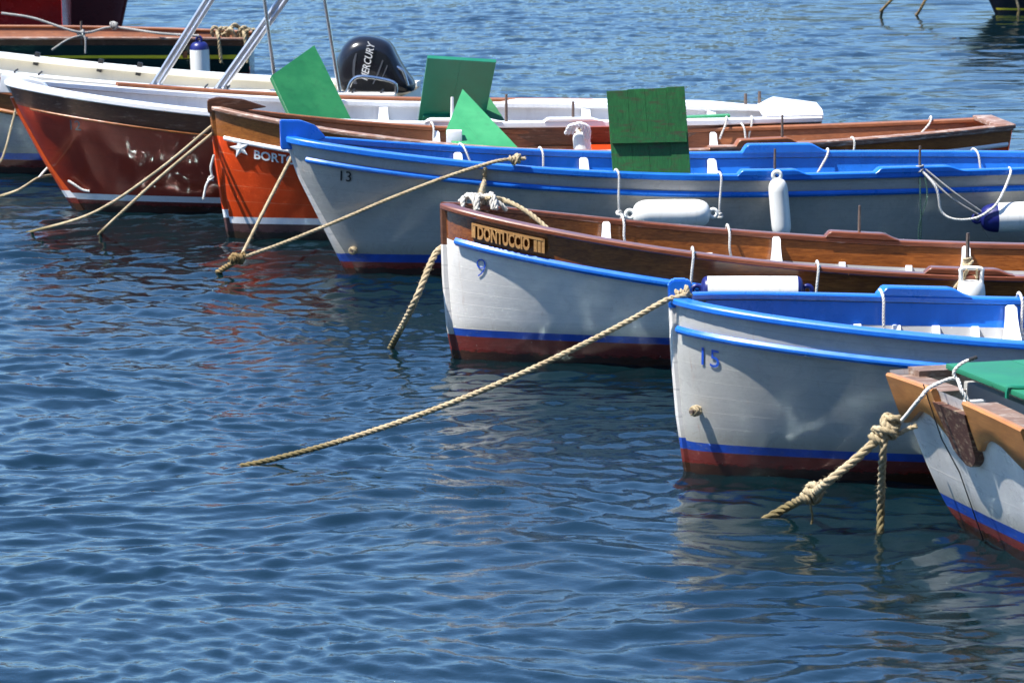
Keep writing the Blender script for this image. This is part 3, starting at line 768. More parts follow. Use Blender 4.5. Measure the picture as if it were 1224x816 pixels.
# stern rails
def strail(bt, pts, r=.016, name='grab_rail'):
    mb = MB(); tube(mb, spline(pts, .03), r, 8); mb.build(name, M['steel'], bt.root)
a0, a1 = gp(bm_, 414, -1, -.04), gp(bm_, 500, -1, -.04); up = Vector((0, 0, 1))
strail(bm_, [a0, a0 + up * .11 + Vector((.05, 0, 0)), a0 + up * .15 + Vector((.14, 0, 0)), a1 + up * .12 + Vector((-.1, 0, 0)), a1 + up * .08, a1])
c0 = a1 + Vector((-.28, .5, 0)); strail(bm_, [c0, c0 + up * .14, c0 + up * .2 + Vector((.1, 0, 0)), c0 + up * .17 + Vector((.24, 0, 0)), c0 + up * .02 + Vector((.3, 0, 0))])
for px in (18, 46, 245, 272, 421, 456):
    q = gp(bm_, px, -1, .02, .045); mb = MB(); tube(mb, spline([q + Vector((0, .12, .03)), q + Vector((0, .05, .02)), q, q + Vector((.005, .012, -.12))], .02), .009, 6)
    mb.build('fender_strap', M['black'], bm_.root)
for px in (46, 168, 122):
    q = gp(bm_, px, 1, -.06, .0); mb = MB(); box(mb, q + Vector((0, 0, .03)), .05, .04, .13, Matrix.Rotation(R(12), 3, 'Y'), .008); mb.build('cleat', M['black'], bm_.root)

# ---- outboard engine on the motorboat
vT = bm_.v_at(452, -1); eng_w = bm_.world(bm_.gun(vT, -1)) + Vector((0, .75, 0))
E = empty('outboard_engine', (eng_w.x, eng_w.y, .0)); tag(E, 'black outboard engine with white slanted lettering on the cream motorboat', 'outboard engine')
YE = eng_w.y
prof = [(404, 112), (401, 92), (402, 74), (408, 58), (418, 47), (430, 42.5), (445, 43), (460, 47), (469, 53), (477, 70), (486, 86), (497, 98), (497, 112)]
def epx(px, py, dy): q = P(px, py, YE); return Vector((q.x - E.location.x, dy, q.z))
mb = MB(); layers = [(-.26, .70), (-.245, .82), (-.20, .93), (-.12, 1), (.12, 1), (.20, .93), (.245, .82), (.26, .70)]
cxp, cyp = 447, 92
pr = []
for i in range(len(prof)):
    a = Vector(prof[i]); b = Vector(prof[(i + 1) % len(prof)])
    pr += [a.lerp(b, k / 3) for k in range(3)]
for _ in range(2): pr = [(pr[i - 1] + pr[i] * 2 + pr[(i + 1) % len(pr)]) / 4 for i in range(len(pr))]
sweep(mb, [[epx(cxp + (p.x - cxp) * k, cyp + (p.y - cyp) * k, d) for p in pr] for d, k in layers])
mb.build('cowl', M['cowl'], E, angle=50)
mb = MB()
for pl in ([(417, 50), (420, 49), (417, 66), (416, 84), (420, 100), (414, 100), (412, 80), (413, 62)], [(463, 60), (465, 61), (457, 82), (448, 100), (446, 100), (455, 80)], [(471, 68), (472, 70), (466, 84), (462, 92), (461, 91), (466, 80)]):
    extrude_poly(mb, pl, lambda a, b, k: epx(cxp + (a - cxp) * .70, cyp + (b - cyp) * .72, -.264 + .03 * k))
mb.build('cowl_seams_and_highlights', M['cowlgrey'], E, smooth=False)  # grey strips draw seam lines and painted highlights on the cowl
vsT, fsT = text_mesh('MERCURY', 1.0, .02, .012, .25); L_ = max(v.x for v in vsT); mb = MB()
A, Bp = Vector((435, 94)), Vector((444.5, 48.5)); d = (Bp - A) / L_; nrm = Vector((-8.6, -1.8)) / .7
mb.add([epx(A.x + d.x * v.x + nrm.x * v.y + 5.0, A.y + d.y * v.x + nrm.y * v.y, -.262 - .004 - v.z * .1) for v in vsT], fsT)
mb.build('cowl_lettering', M['ltrwhite'], E, smooth=False)
mb = MB(); q = epx(455, 108, 0); box(mb, (q.x, 0, q.z - .35), .24, .2, .75, bev=.03, taper=.9); mb.build('leg', M['cowl'], E)
mb = MB(); box(mb, (q.x - .16, 0, q.z - .12), .22, .34, .3, bev=.02); mb.build('mounting_bracket', M['cowlgrey'], E)

# ---- dark green boat
bgr = Boat('rowing_boat', 'dark green wooden boat with yellow stripe and brown gunwale', 'rowing boat', origin=W(-420, 95, 0), yaw=1.0, L=6.68, B=1.7,
           zb=.95, zm=.50, zs=.46, vm=.6, rub=.06, stem=stemfn([(-.3, .15), (0, 0), (1.2, -.35)]), tr=.55, pb=.62, stern_rake=-.02)
bgr.hull(M['brownold'], M['hullgreen'], M['hullgreen'], M['antifoul'], .1, .15)
bgr.lining(M['brownred'], M['brownred'], M['floorwood'], .16); bgr.transom(M['hullgreen'])
bgr.gunwales(M['capworn'], .05, .02, .03, far=M['brownred'])
for sd in (-1, 1): bgr.rail('yellow_stripe', M['yellow'], sd, lambda v: bgr.sheer(v) - .21, -.001, .02, .07, .05, .995, 0, .005)
for v in (.55, .75): bgr.thwart(M['brownred'], v, .22, .12)
mb = MB(); box(mb, (bgr.X(.9, .6), 0, bgr.sheer(.9) - .08), .05, 1.2, .24, bev=.01); mb.build('bulkhead', M['brownred'], bgr.root)
pgr = bgr.pin(bgr.v_at(97, -1), -1, .2, .013)

# ---- red boats at the top left
br = Boat('rowing_boat', 'bright red hull end at the upper left corner beyond the green boat', 'rowing boat', origin=W(-560, 62, 0), yaw=0, L=6.45, B=1.7,
          zb=1.2, zm=.98, zs=1.05, vm=.5, rub=.12, tr=.6, pb=.62, stern_rake=0.0, em=.3)
br.hull(M['redboat'], M['redboat'], M['redboat'], M['antifoul'], .05, .1); br.transom(M['redboat']); br.lining(M['brownred'], M['brownred'], M['floorwood'], .15); br.gunwales(M['white'], .05, .03, .04)
b_o = W(140, 46, 0)
bd = Boat('rowing_boat', 'dark maroon hull with raked bow beside the bright red hull', 'rowing boat', origin=b_o, yaw=178, L=6.5, B=1.8,
          zb=1.25, zm=1.0, zs=1.0, vm=.5, rub=.12, stem=stemfn([(-.3, .12), (0, 0), (1.3, -.30)]), tr=.6, pb=.62)
bd.hull(M['darkred'], M['darkred'], M['darkred'], M['antifoul'], .05, .1); bd.transom(M['darkred']); bd.lining(M['brownred'], M['brownred'], M['floorwood'], .15); bd.gunwales(M['brownred'], .05, .03, .04); bd.stempost(M['darkred'], .06, .03)
# ---- black boat at the top right
bk = Boat('rowing_boat', 'black hull with thin yellow line at the upper right corner', 'rowing boat', (1192, 17), 8, 6.0, 1.8,
          1.25, .9, .9, .5, .15, stem=stemfn([(-.3, .12), (0, 0), (1.3, -.62)]), pb=.62)
bk.hull(M['navyhull'], M['navyhull'], M['yellow'], M['navyhull'], .06, .085); bk.lining(M['brownred'], M['brownred'], M['floorwood'], .15); bk.gunwales(M['white'], .05, .03, .04); bk.stempost(M['navyhull'], .06, .03)

# ---- wooden-transom boat, right foreground
Lc = W(1064, 446, .745); yaw = R(17); t_ = Vector((math.sin(yaw), -math.cos(yaw), 0)); n_ = Vector((math.cos(yaw), math.sin(yaw), 0))
HWD = .78
def tor(a, f, z):
    """transom frame: a = across from its middle (towards the viewer), f = forward of its top edge line, z = height"""
    p = Lc + t_ * (HWD + a) + n_ * f; p.z = z; return p
T0 = tor(0, 0, 0)
bw = empty('wooden_dinghy', T0, yaw); tag(bw, 'white dinghy with carved orange teak stern boards in the right foreground', 'dinghy', BOATS)
# local axes: x forward, y to the left/away; a (towards viewer) = -y
def rake(z): return .30 * (1 - z / .76) + .02 * max(0, .3 - z)
def thw(z):
    zz = [-.3, -.1, 0, .08, .16, .3, .5, .76]; hh = [.1, .45, .57, .66, .70, .735, .765, .78]
    return float(np.interp(z, zz, hh))
def tsur(a, z, off=0.0):
    """point on the gently curved stern face"""
    return Vector((rake(z) - off - .012 * (1 - (a / HWD) ** 2), -a, z))
crown = lambda a: .025 * (1 - (a / HWD) ** 2)
mb = MB(); zz = [-.3, -.15, 0, .10, .16] + [.16 + .6 * k / 8 for k in range(1, 9)]
vs = []; na = 21
for z in zz:
    for k in range(na):
        q = -1 + 2 * k / (na - 1); a = q * thw(z); zt = z + (crown(a) - .02 if z > .75 else 0); vs.append(tsur(a, zt))
fs = grid_faces(len(zz), na); mi = [2 if zz[f[0] // na] < .09 else 1 if zz[f[0] // na] < .15 else 0 for f in fs]
mb.add(vs, fs, mi); mb.build('transom', [M['hullwhite'], M['blue_stripe'], M['antifoul']], bw, angle=60)
# hull sides running forward to a bow
def dplan(u): return max(0, 1 - max(0, u - .25) ** 2 / .5625) ** .8
LD = 3.6
for nm in ('hull',):
    mb = MB()
    for sd in (-1, 1):
        rows = []
        for i in range(25):
            u = i / 24
            rows.append([Vector((rake(z) * (1 - u) + u * LD, sd * (thw(z) * dplan(u) + .01), z + (.02 * u if z > .7 else 0))) for z in zz])
        fs = grid_faces(25, len(zz)); mi = [2 if (f[0] % len(zz)) < 3 else 1 if (f[0] % len(zz)) == 3 else 0 for f in fs]
        mb.add([p for r in rows for p in r], fs, mi)
    mb.build('hull', [M['hullwhite'], M['blue_stripe'], M['antifoul']], bw, angle=60)
# carved boards: top edge follows the crown, lower edge a wave; notch in the middle
def carve(a0, a1, lower, th=.035, fw=.15):
    mb = MB(); n = 26; F_ = []; Bk = []
    top = []; bot = []
    for i in range(n + 1):
        a = a0 + (a1 - a0) * i / n; top.append((a, .745 + crown(a) + .004)); bot.append((a, lower(a)))
    def v3(a, z, o): return tsur(a, z, o)
    vs = []
    for (a, z), (a2, z2) in zip(top, bot):
        vs += [v3(a, z - .012, th), v3(a, z, th - .012), v3(a, z, .002), v3(a2, z2, .002), v3(a2, z2, th - .006), v3(a2, z2 + .008, th), v3(a2, (z + z2) / 2, th)]
    fs = grid_faces(n + 1, 7, True); fs += [tuple(range(7)), tuple(n * 7 + k for k in range(7))]
    mb.add(vs, fs); mb.build('stern_board', M['teak'], bw, angle=40)
def low(a):
    x = abs(a)
    return float(np.interp(x, [.08, .12, .17, .25, .33, .40, .47, .55, .65, .74, .78], [.46, .49, .53, .585, .615, .62, .61, .575, .53, .505, .50]))
carve(-HWD + .005, -.175, low); carve(.175, HWD - .005, low)
# scuffed tongue in the notch
mb = MB(); prof_ = []
for i in range(15):
    t = i / 14; z = .43 + .28 * t; w = .11 * min(1, (t / .2) ** .5) + .075 * t; prof_.append((max(.025, w), z))
rings = [[tsur(-w, z, .045), tsur(w, z, .045), tsur(w, z, -.01), tsur(-w, z, -.01)] for w, z in prof_]
sweep(mb, rings); mb.build('sculling_notch_pad', M['tongue'], bw, angle=40)
# quarter decks behind the boards and the side decks
mb = MB()
for a0, a1 in ((-HWD, -.17), (.17, HWD)):
    n = 8; rows = []
    for i in range(n + 1):
        a = a0 + (a1 - a0) * i / n; z = .735 + crown(a)
        rows.append([tsur(a, z) + Vector((.0, 0, 0)), Vector((rake(z) + .13, -a, z)), Vector((rake(z) + .13, -a, z - .03)), tsur(a, z - .03)])
    sweep(mb, rows)
mb.build('quarter_deck', M['deckworn'], bw, angle=30)
for sd in (-1, 1):
    mb = MB(); rings = []
    for i in range(21):
        u = .0 + .97 * i / 20; x = u * LD + .10; y = thw(.76) * dplan(u)
        rings.append([Vector((x, sd * (y + .02), .735)), Vector((x, sd * (y + .02), .77)), Vector((x, sd * max(.01, y - .12), .77)), Vector((x, sd * max(.005, y - .12), .735))])
    sweep(mb, rings); mb.build('gunwale', M['deckworn'], bw, angle=30)
mb = MB(); rows = []
for i in range(15):
    u = i / 14 * .9; rows.append([Vector((.25 + u * LD, -(thw(.3) * dplan(u) - .03), .2)), Vector((.25 + u * LD, (thw(.3) * dplan(u) - .03), .2))])
mb.add([p for r in rows for p in r], grid_faces(15, 2)); mb.build('floor', M['inner_grey'], bw)
mb = MB(); box(mb, (.36, .12, .58), .05, 1.1, .26, bev=.008); mb.build('bulkhead', M['inner_grey'], bw)
for y in (-.25, .15, .32): mb = MB(); box(mb, (.235, y, .60), .12, .035, .16, bev=.006); mb.build('stern_bracket', M['inner_white'], bw)
mb = MB(); box(mb, (.1, 0, .62), .12, .26, .02, bev=.004); mb.build('notch_sill', M['greendeck'], bw)
# green hatch panel lying over the after part
hz = .795
hp = empty('deck_board', bw.matrix_world @ Vector((0, 0, 0))); hp.location = tor(0, 0, hz); hp.rotation_euler = (0, 0, yaw)
tag(hp, 'flat green deck board lying across the teak-sterned dinghy', 'board')
mb = MB()
for k in range(3): box(mb, (.22 + .17 + k * .343, .0, 0), .34, 1.24, .026, bev=.004)
mb.build('panel', M['greendeck'], hp)
for y in (.25, -.2): mb = MB(); box(mb, (.78, y, -.03), .95, .06, .03, bev=.004); mb.build('batten', M['greendeck'], hp)
mb = MB(); tube(mb, spline([Vector((.205, -.12, -.03)), Vector((.21, -.12, .02)), Vector((.25, -.14, .022)), Vector((.33, -.16, .02))], .02), .010, 6); mb.build('hinge_strap', M['greendark'], hp)

# ------------------------------------------------------------------ boards standing in the boats
def board(px4, depth4, mat, label, planks=2, th=.036, battens=(), bmat=None, back=True, lip=None):
    """quad given by picture corners (bl, tl, tr, br) each at its own distance; real planks with gaps"""
    c = [P(x, y, d) for (x, y), d in zip(px4, depth4)]
    pn = (c[1] - c[0]).cross(c[3] - c[0]); rr_ = ray(*px4[2]); c[2] = CAM + rr_ * ((c[0] - CAM).dot(pn) / rr_.dot(pn))
    org = (c[0] + c[3]) / 2
    root = empty('hatch_board', org); tag(root, label, 'board', 'loose green boards standing in the boats')
    c = [p - org for p in c]; nn = (c[1] - c[0]).cross(c[3] - c[0]).normalized()
    if nn.y > 0: nn = -nn
    def at(s, t): return (c[0] * (1 - s) + c[3] * s) * (1 - t) + (c[1] * (1 - s) + c[2] * s) * t
    mb = MB(); rnd = random.Random(len(label))
    cuts = [0] + sorted((k + 1) / planks + rnd.uniform(-.02, .02) for k in range(planks - 1)) + [1]
    for k in range(planks):
        s0, s1 = cuts[k] + (.0 if k else 0), cuts[k + 1] - (.0006 if k < planks - 1 else 0)
        tt = 1 + rnd.uniform(-.006, .006); q = [at(s0, 0), at(s0, tt), at(s1, tt), at(s1, 0)]; off = nn * rnd.uniform(-.002, .002)
        bm = bmesh.new(); f = [bm.verts.new(p + nn * (th / 2) + off) for p in q]; g = [bm.verts.new(p - nn * (th / 2) + off) for p in q]
        bm.faces.new(f); bm.faces.new(g[::-1])
        for i in range(4): bm.faces.new((f[i], f[(i + 1) % 4], g[(i + 1) % 4], g[i]))
        bmesh.ops.bevel(bm, geom=bm.edges[:], offset=.0012, segments=1, affect='EDGES')
        bm.verts.index_update()
        mb.add([v.co for v in bm.verts], [[v.index for v in f.verts] for f in bm.faces]); bm.free()
    mb.build('panel', mat, root, smooth=False)
    for (t0, t1, s0, s1) in battens:
        mb = MB(); q = [at(s0, t0), at(s0, t1), at(s1, t1), at(s1, t0)]
        extrude_poly(mb, [(0, 0), (0, 1), (1, 1), (1, 0)], lambda a, b, k: q[int(a * 3) if b == 0 else (1 if a == 0 else 2)] + nn * (th / 2 + (.032 if k == 0 else .001)))
        mb.build('batten', bmat or mat, root, smooth=False)
    # two battens on the hidden face hold the planks together
    for t0 in (.15, .78):
        mb = MB(); q = [at(.06, t0), at(.06, t0 + .08), at(.94, t0 + .08), at(.94, t0)]
        extrude_poly(mb, [(0, 0), (0, 1), (1, 1), (1, 0)], lambda a, b, k: q[int(a * 3) if b == 0 else (1 if a == 0 else 2)] - nn * (th / 2 + (.03 if k == 0 else .001)))
        mb.build('batten', bmat or mat, root, smooth=False)
    return root
d12 = b12.O.y; d13 = lambda px: b13.world(b13.gun(b13.v_at(px, -1), -1)).y; ds = lambda px: bs.world(bs.gun(bs.v_at(px, -1), -1)).y
board([(350, 150), (323, 93), (375, 56), (423, 152)], [d12 - .35, d12 + .1, d12 + .35, d12 - .1], M['green'], 'mid green leaning board above the star boat, tilted to the left', 2)
board([(499, 148), (511, 68), (593, 73), (578, 148)], [d12 + .3, d12 - .15, d12 - .15, d12 + .3], M['greendark'], 'dark shaded green board leaning forward beside the outboard engine', 2, battens=[(.02, .17, .06, .5)])
board([(575, 150), (575, 125), (585, 118), (606, 150)], [d12 + .1, d12 + .3, d12 + .3, d12 + .1], M['green'], 'small bright green board corner behind the pointed light green board', 1)
dc = ds(560)
board([(545, 182), (533, 158), (553, 109), (622, 182)], [dc + .25, dc + .5, dc + .75, dc + .3], M['greenlight'], 'light green board propped on edge with its pointed corner up', 2)
dd = d13(775)
board([(733, 214), (725, 109), (818, 104), (826, 214)], [dd + .35, dd + .45, dd + .45, dd + .35], M['greenold'], 'weathered dark green plank board upright in the number 13 boat', 4, battens=[(.40, .52, .02, .98)])
# white wedge beside the light green board
mb = MB(); o_ = P(543, 165, dc + .4); box(mb, (0, 0, 0), .12, .08, .12, bev=.01); wdg = mb.build('foam_block', M['white']); wdg.location = o_; tag(wdg, 'small white block below the pointed light green board', 'block')
# green plank lying in boat 12
mb = MB(); A_, B_ = P(812, 142, d12 + .2), P(872, 138.5, d12 + .25); d_ = B_ - A_; box(mb, (0, 0, 0), d_.length, .12, .03, bev=.005); pl = mb.build('green_plank', M['greenlight'])
pl.location = (A_ + B_) / 2; pl.rotation_euler = (0, -math.atan2(d_.z, d_.x), 0); tag(pl, 'narrow green plank lying inside the white stern of the dark red boat', 'plank')

# ------------------------------------------------------------------ fenders
def fender(p0, p1, r, label, ends=None, eye=True, n=22, group='fenders hung between the boats', capl=None):
    """inflated fender from end to end: body, end caps, moulded eyes"""
    p0, p1 = Vector(p0), Vector(p1); c = (p0 + p1) / 2; root = empty('fender', c); tag(root, label, 'fender', group)
    ax = (p1 - p0); L = ax.length; ax.normalize(); a = p0 - c
    cap = capl or min(.12, L * .2)
    dome = [(cap * (1 - math.cos(t * math.pi / 2)), r * (.28 + .72 * math.sin(t * math.pi / 2) ** .8)) for t in (0.05, .2, .4, .6, .8, 1)]
    body = MB(); mid = [(cap, r), (cap + .004, r * 1.0), (L * .35, r * 1.01), (L * .5, r * 1.012), (L * .65, r * 1.01), (L - cap, r)]
    end = [(L - h, q) for h, q in dome[::-1]]
    if ends is None: lathe(body, dome[:-1] + mid + end[1:], a, ax, n)
    else: lathe(body, mid, a, ax, n)
    body.build('body', M['fender'], root, angle=60)
    if ends is not None:
        for k, pr_ in ((0, [(h, q * 1.004) for h, q in dome]), (1, [(h, q * 1.004) for h, q in end])):
            if ends in (k, 2): mb = MB(); lathe(mb, pr_, a, ax, n); mb.build('end_cap', M['fenderblue'], root, angle=60)
            else: mb = MB(); lathe(mb, pr_, a, ax, n); mb.build('end_cap', M['fender'], root, angle=60)
    if eye:
        for k, q in ((0, a - ax * .025), (1, a + ax * (L + .025))):
            m = M['fenderblue'] if ends is not None and ends in (k, 2) else M['fender']
            mb = MB(); u, w = frames([q, q + ax])[0]; pts = [q + (ax * math.cos(t) + u * math.sin(t)) * .028 for t in [2 * math.pi * i / 12 for i in range(13)]]
            tube(mb, pts, .014, 8, caps=False); mb.build('eye', m, root, angle=60)
    return root
dn = d13(800) - .13
fender(P(757, 256, dn), P(848, 255, dn), .100, 'fat white fender hanging level on the grey number 13 hull')
dn2 = d13(932) - .10
fender(P(929, 214, dn2), P(935, 283, dn2), .068, 'slim white fender hanging upright on the number 13 hull')
dn3 = d13(1210) - .14
fender(P(1172, 261, dn3), P(1290, 256, dn3), .105, 'large white fender with navy blue end at the right edge', 0)
d9 = b9.world(b9.gun(.5, -1)).y
fender(P(838, 347, d9 - .12), P(960, 347, d9 - .12), .085, 'white fender with blue ends lying level against the brown number 9 side', 2, capl=.035)
# jerrycan-like fender with a square moulded handle
def handle_fender(c, r, L, label):
    root = empty('fender', c); tag(root, label, 'fender', 'fenders hung between the boats'); mb = MB()
    lathe(mb, [(-L, r * .6), (-L + .03, r), (-.07, r), (-.02, r * .92), (.0, r * .75)], (0, 0, 0), (0, 0, 1), 22); mb.build('body', M['fender'], root, angle=50)
    mb = MB(); w = r * .72; tube(mb, spline([(-w, 0, -.02), (-w, 0, .05), (-w * .9, 0, .075), (w * .9, 0, .075), (w, 0, .05), (w, 0, -.02)], .015), .013, 8); mb.build('handle', M['fender'], root, angle=60)
    return root
dh = d9 - .11; hf = handle_fender(P(1161, 336, dh), .085, .4, 'white fender with square moulded handle below the iron pin of the number 9 boat')
# small fenders far left and on the star boat
dg = bgr.world(bgr.gun(.9, -1)).y - .12
fender(P(240, 96, dg), P(238, 50, dg), .105, 'small white fender with blue top on the dark green boat', 1, group='fenders hung between the boats')
sw = ds(690) + .45
fender(P(698, 196, sw), P(694, 158, sw + .03), .065, 'short white fender tied inside the orange-red star boat', None)

# ------------------------------------------------------------------ ropes
def rope(name, label, ctrl, r, mat, strands=3, group=None, knots=(), kmat=None):
    mb = MB(); twist(mb, ctrl, r, 0, strands); o = mb.build(name, mat, angle=60); tag(o, label, 'rope', group)
    for i, (c, ax, rr, tn) in enumerate(knots):
        kb = MB(); knot(kb, c, ax, r * .8, tn, rr, 0, i + 2); kb.build('knot', kmat or mat, o, angle=60)
    return o
def hang(A, B, sag, n=9):
    A, B = Vector(A), Vector(B); return [A.lerp(B, i / n) - Vector((0, 0, 4 * sag * (i / n) * (1 - i / n))) for i in range(n + 1)]
G1 = 'mooring ropes running into the water'
# boat 15 long mooring line
s15 = b15.world(Vector((b15.stem(.9) - .01, -.05, .92))); e15 = W(274, 560, -.03)
rope('mooring_rope', 'long pale mooring rope from the blue stem head of number 15 into open water', [s15 + Vector((.09, .0, .02)), s15 + Vector((.02, -.02, .0))] + hang(s15 + Vector((-.03, -.02, -.01)), e15, .105, 12), .0155, M['rope'], 3, G1,
     knots=[(s15 + Vector((.06, .02, .02)), (1, 0, .3), .02, 3)])
# V of ropes, boat 13 gunwale and star boat to one float point
def on_hull(bt, px, py, gap=.03):
    """point just outside the near side of a hull, under a picture position"""
    d = bt.O.y - 1.6
    while d < bt.O.y + 1.5:
        l = bt.local(P(px, py, d)); v = bt.v_of(l.x, l.z)
        if 0 < v < 1 and -.3 < l.z < bt.sheer(v) + .04 and abs(l.y) < bt.hb(v, min(l.z, bt.sheer(v))): return P(px, py, d - gap)
        d += .01
    return P(px, py, bt.O.y)
vj = W(287, 309, .16); g13 = b13.world(b13.gun(b13.v_at(600, -1), -1, .03, .03))
rope('mooring_rope', 'straw coloured rope tied to the blue gunwale and crossing the number 13 bow', [g13 + Vector((.16, -.01, .06)), g13 + Vector((.0, -.03, .05))] + [on_hull(b13, x, y, .06) for x, y in ((575, 198), (535, 211), (500, 224), (455, 242), (425, 255))] + [P(392, 269, b13.O.y - .22), P(340, 290, (b13.O.y + vj.y) / 2 - .08), vj], .0135, M['rope'], 3, G1,
     knots=[(g13 + Vector((.09, -.02, .055)), (1, 0, .2), .022, 3)])
st0 = bs.world(bs.pt(bs.v_of(.62, .72), .72, -1, .03))
rope('mooring_rope', 'straw rope running down across the orange-red hull to the knotted float line', [P(349, 187, st0.y - .05)] + [P(318, 247, (st0.y + vj.y) / 2), vj], .013, M['rope'], 3, G1)
rope('mooring_rope', 'thick brown double rope slanting into the water before the star boat', [vj + Vector((.03, .0, .02)), vj.lerp(W(252, 330, -.04), .5), W(250, 332, -.04)], .021, M['ropedark'], 3, G1, knots=[(vj + Vector((-.02, 0, .0)), (-.8, -.3, -.2), .02, 3)])
# rope from boat 13 gunwale down over the bow of boat 9
k9 = b9.world(b9.gun(b9.v_at(578, 1), 1, -.02, .06))
rope('bow_line', 'hemp line dropping from the number 13 gunwale onto the brown bow', [g13 + Vector((-.12, -.03, .0)), g13 + Vector((-.13, -.08, -.1)), P(575, 230, (g13.y + k9.y) / 2), k9 + Vector((.0, 0, .02)), k9 + Vector((.12, -.04, .01)), k9 + Vector((.28, -.14, -.06)), k9 + Vector((.44, -.24, -.2)), k9 + Vector((.5, -.26, -.35))], .016, M['rope'], 3)
kb = MB()
rn = random.Random(4)
for q in range(6):
    t = k9 + Vector((-.12 + q * .034 + rn.uniform(-.008, .008), -.06, -.012 + rn.uniform(-.004, .012))); sk = rn.uniform(-.05, .06); hh = rn.uniform(.035, .06)
    twist(kb, [t + Vector((-sk, .07, -.06)), t + Vector((-sk * .5, .055, .02)), t + Vector((0, .0, hh)), t + Vector((sk * .6, -.05, .03)), t + Vector((sk, -.085, -.03))], .0165)
for q in range(2):
    twist(kb, [k9 + Vector((-.15, -.03 - .03 * q, .0)), k9 + Vector((-.08, -.07, .035 + .01 * q)), k9 + Vector((.02, -.08, .03)), k9 + Vector((.09, -.05 - .04 * q, .0)), k9 + Vector((.14, -.08, -.05))], .014)
o = kb.build('rope_coil', M['ropepale'], angle=60); tag(o, 'bundle of whitish rope turns lashed on the brown bow of number 9', 'rope')
# thick rope off the far bow of boat 9
f9 = b9.world(Vector((.02, .10, .62)))
rope('mooring_rope', 'thick twisted rope emerging from behind the number 9 stem into the water', [f9, P(524, 299, f9.y - .02), P(495, 362, f9.y - .2), W(464, 421, -.04)], .021, M['rope'], 3, G1)
# two ropes from the star boat's stem
ss = bs.world(Vector((bs.stem(.85) - .02, .02, .86)))
rope('mooring_rope', 'upper of the two slack ropes from the star stem past the dark red hull', [ss, P(190, 203, ss.y - .9), P(112, 254, ss.y - 1.2), W(30, 279, -.02)], .0115, M['rope'], 3, G1)
rope('mooring_rope', 'lower steeper rope from the star stem into the dark water', [ss + Vector((.0, -.02, -.06)), P(190, 213, ss.y - .7), P(140, 259, ss.y - .95), W(117, 281, -.03)], .012, M['rope'], 3, G1)
# white cord hanging on the star boat's stem
q = bs.world(Vector((bs.stem(.6) - .06, -.05, .6)))
rope('cord', 'thin white cord hanging with a knot down the star boat stem', [q + Vector((.02, 0, .04)), P(252, 200, q.y), P(253, 212, q.y), P(247, 220, q.y - .02), P(243, 238, q.y - .03)], .010, M['ropewhite'], knots=[(P(252, 213, q.y), (0, 0, 1), .013, 2)])
# left edge ropes
gl = P(21, 122, bg.O.y - .72)
rope('cord', 'slack line hanging from the grey boat at the left edge', [gl, P(14, 150, gl.y - .05), P(3, 188, gl.y - .2), P(-12, 205, gl.y - .3)], .011, M['rope'])
y12 = b12.O.y
rope('mooring_rope', 'forked white rope passing behind the dark red stem to the left', [P(88, 208, y12 + .55), P(70, 209, y12 + .2), P(46, 213, y12 - .1), P(20, 228, y12 - .5), W(-20, 240, -.02)], .012, M['rope'], 3, G1)
rope('mooring_rope', 'short upper leg of the forked white rope at the dark red stem', [P(82, 184, y12 + .55), P(60, 198, y12 + .1), P(46, 213, y12 - .1)], .011, M['ropewhite'], 3, G1)
# foreground rope with the big knot
K = P(1057, 517, Lc.y - .25)
nt0 = tor(-.10, .04, .83)
rope('bow_line', 'pale cord running from the dinghy stern notch to the big rope knot', [tor(-.02, .10, .70), tor(-.04, .05, .78), nt0, P(1112, 463, nt0.y - .05), P(1098, 478, nt0.y - .08), P(1077, 503, K.y), K], .0095, M['ropewhite'])
rope('cord', 'stiff pale cord end with black tip rising from the dinghy notch', [nt0 + Vector((.02, 0, -.02)), P(1140, 445, nt0.y), P(1150, 434, nt0.y), P(1165, 428, nt0.y)], .0085, M['ropewhite'])
mb = MB(); tube(mb, [P(1158, 430, nt0.y), P(1168, 426.5, nt0.y)], .0095, 8); o = mb.build('cord_tip', M['black']); tag(o, 'black taped tip of the stiff pale cord above the dinghy', 'cord tip')
e1 = W(890, 636, -.06); N1 = P(972, 589, (K.y + e1.y) / 2 - .02)
rope('mooring_rope', 'thick hemp rope slanting from the big knot into the water before number 15', [P(1066, 508, K.y), K, P(1020, 551, K.y - .05), P(990, 575, K.y - .1), N1, P(940, 606, e1.y + .1), e1], .0225, M['ropethick'], 3, G1,
     knots=[(K, (-.6, 0, -.5), .028, 3), (K + Vector((.03, .01, .045)), (.4, 0, 1), .022, 2), (N1, (-.8, -.1, -.5), .025, 3)])
e2 = W(1052, 646, -.05)
rope('mooring_rope', 'thick hemp rope hanging straight down from the big knot', [K + Vector((.0, -.01, .0)), P(1055, 545, K.y - .02), P(1053, 600, e2.y + .03), e2], .020, M['ropethick'], 3, G1)
rope('cord', 'short frayed rope tail sticking out right of the big knot', [K, P(1072, 519, K.y), P(1084, 513, K.y), P(1096, 509, K.y)], .012, M['ropethick'])
rope('cord', 'wisp of cord dangling from the lower knot of the thick rope', [N1, P(969, 604, N1.y), P(971, 617, N1.y), P(970, 626, N1.y)], .006, M['rope'])
# thin dark cord down the dinghy stern
lc = lambda a, z, o: bw.location + Matrix.Rotation(yaw, 3, 'Z') @ tsur(a, z, o)
mb = MB(); tube(mb, [lc(-.235, .785, .04), lc(-.24, .52, .045), lc(-.25, .35, .012), lc(-.27, .0, .014)], .003, 6); o = mb.build('cord', M['black']); tag(o, 'thin dark line hanging down the white dinghy stern', 'cord')
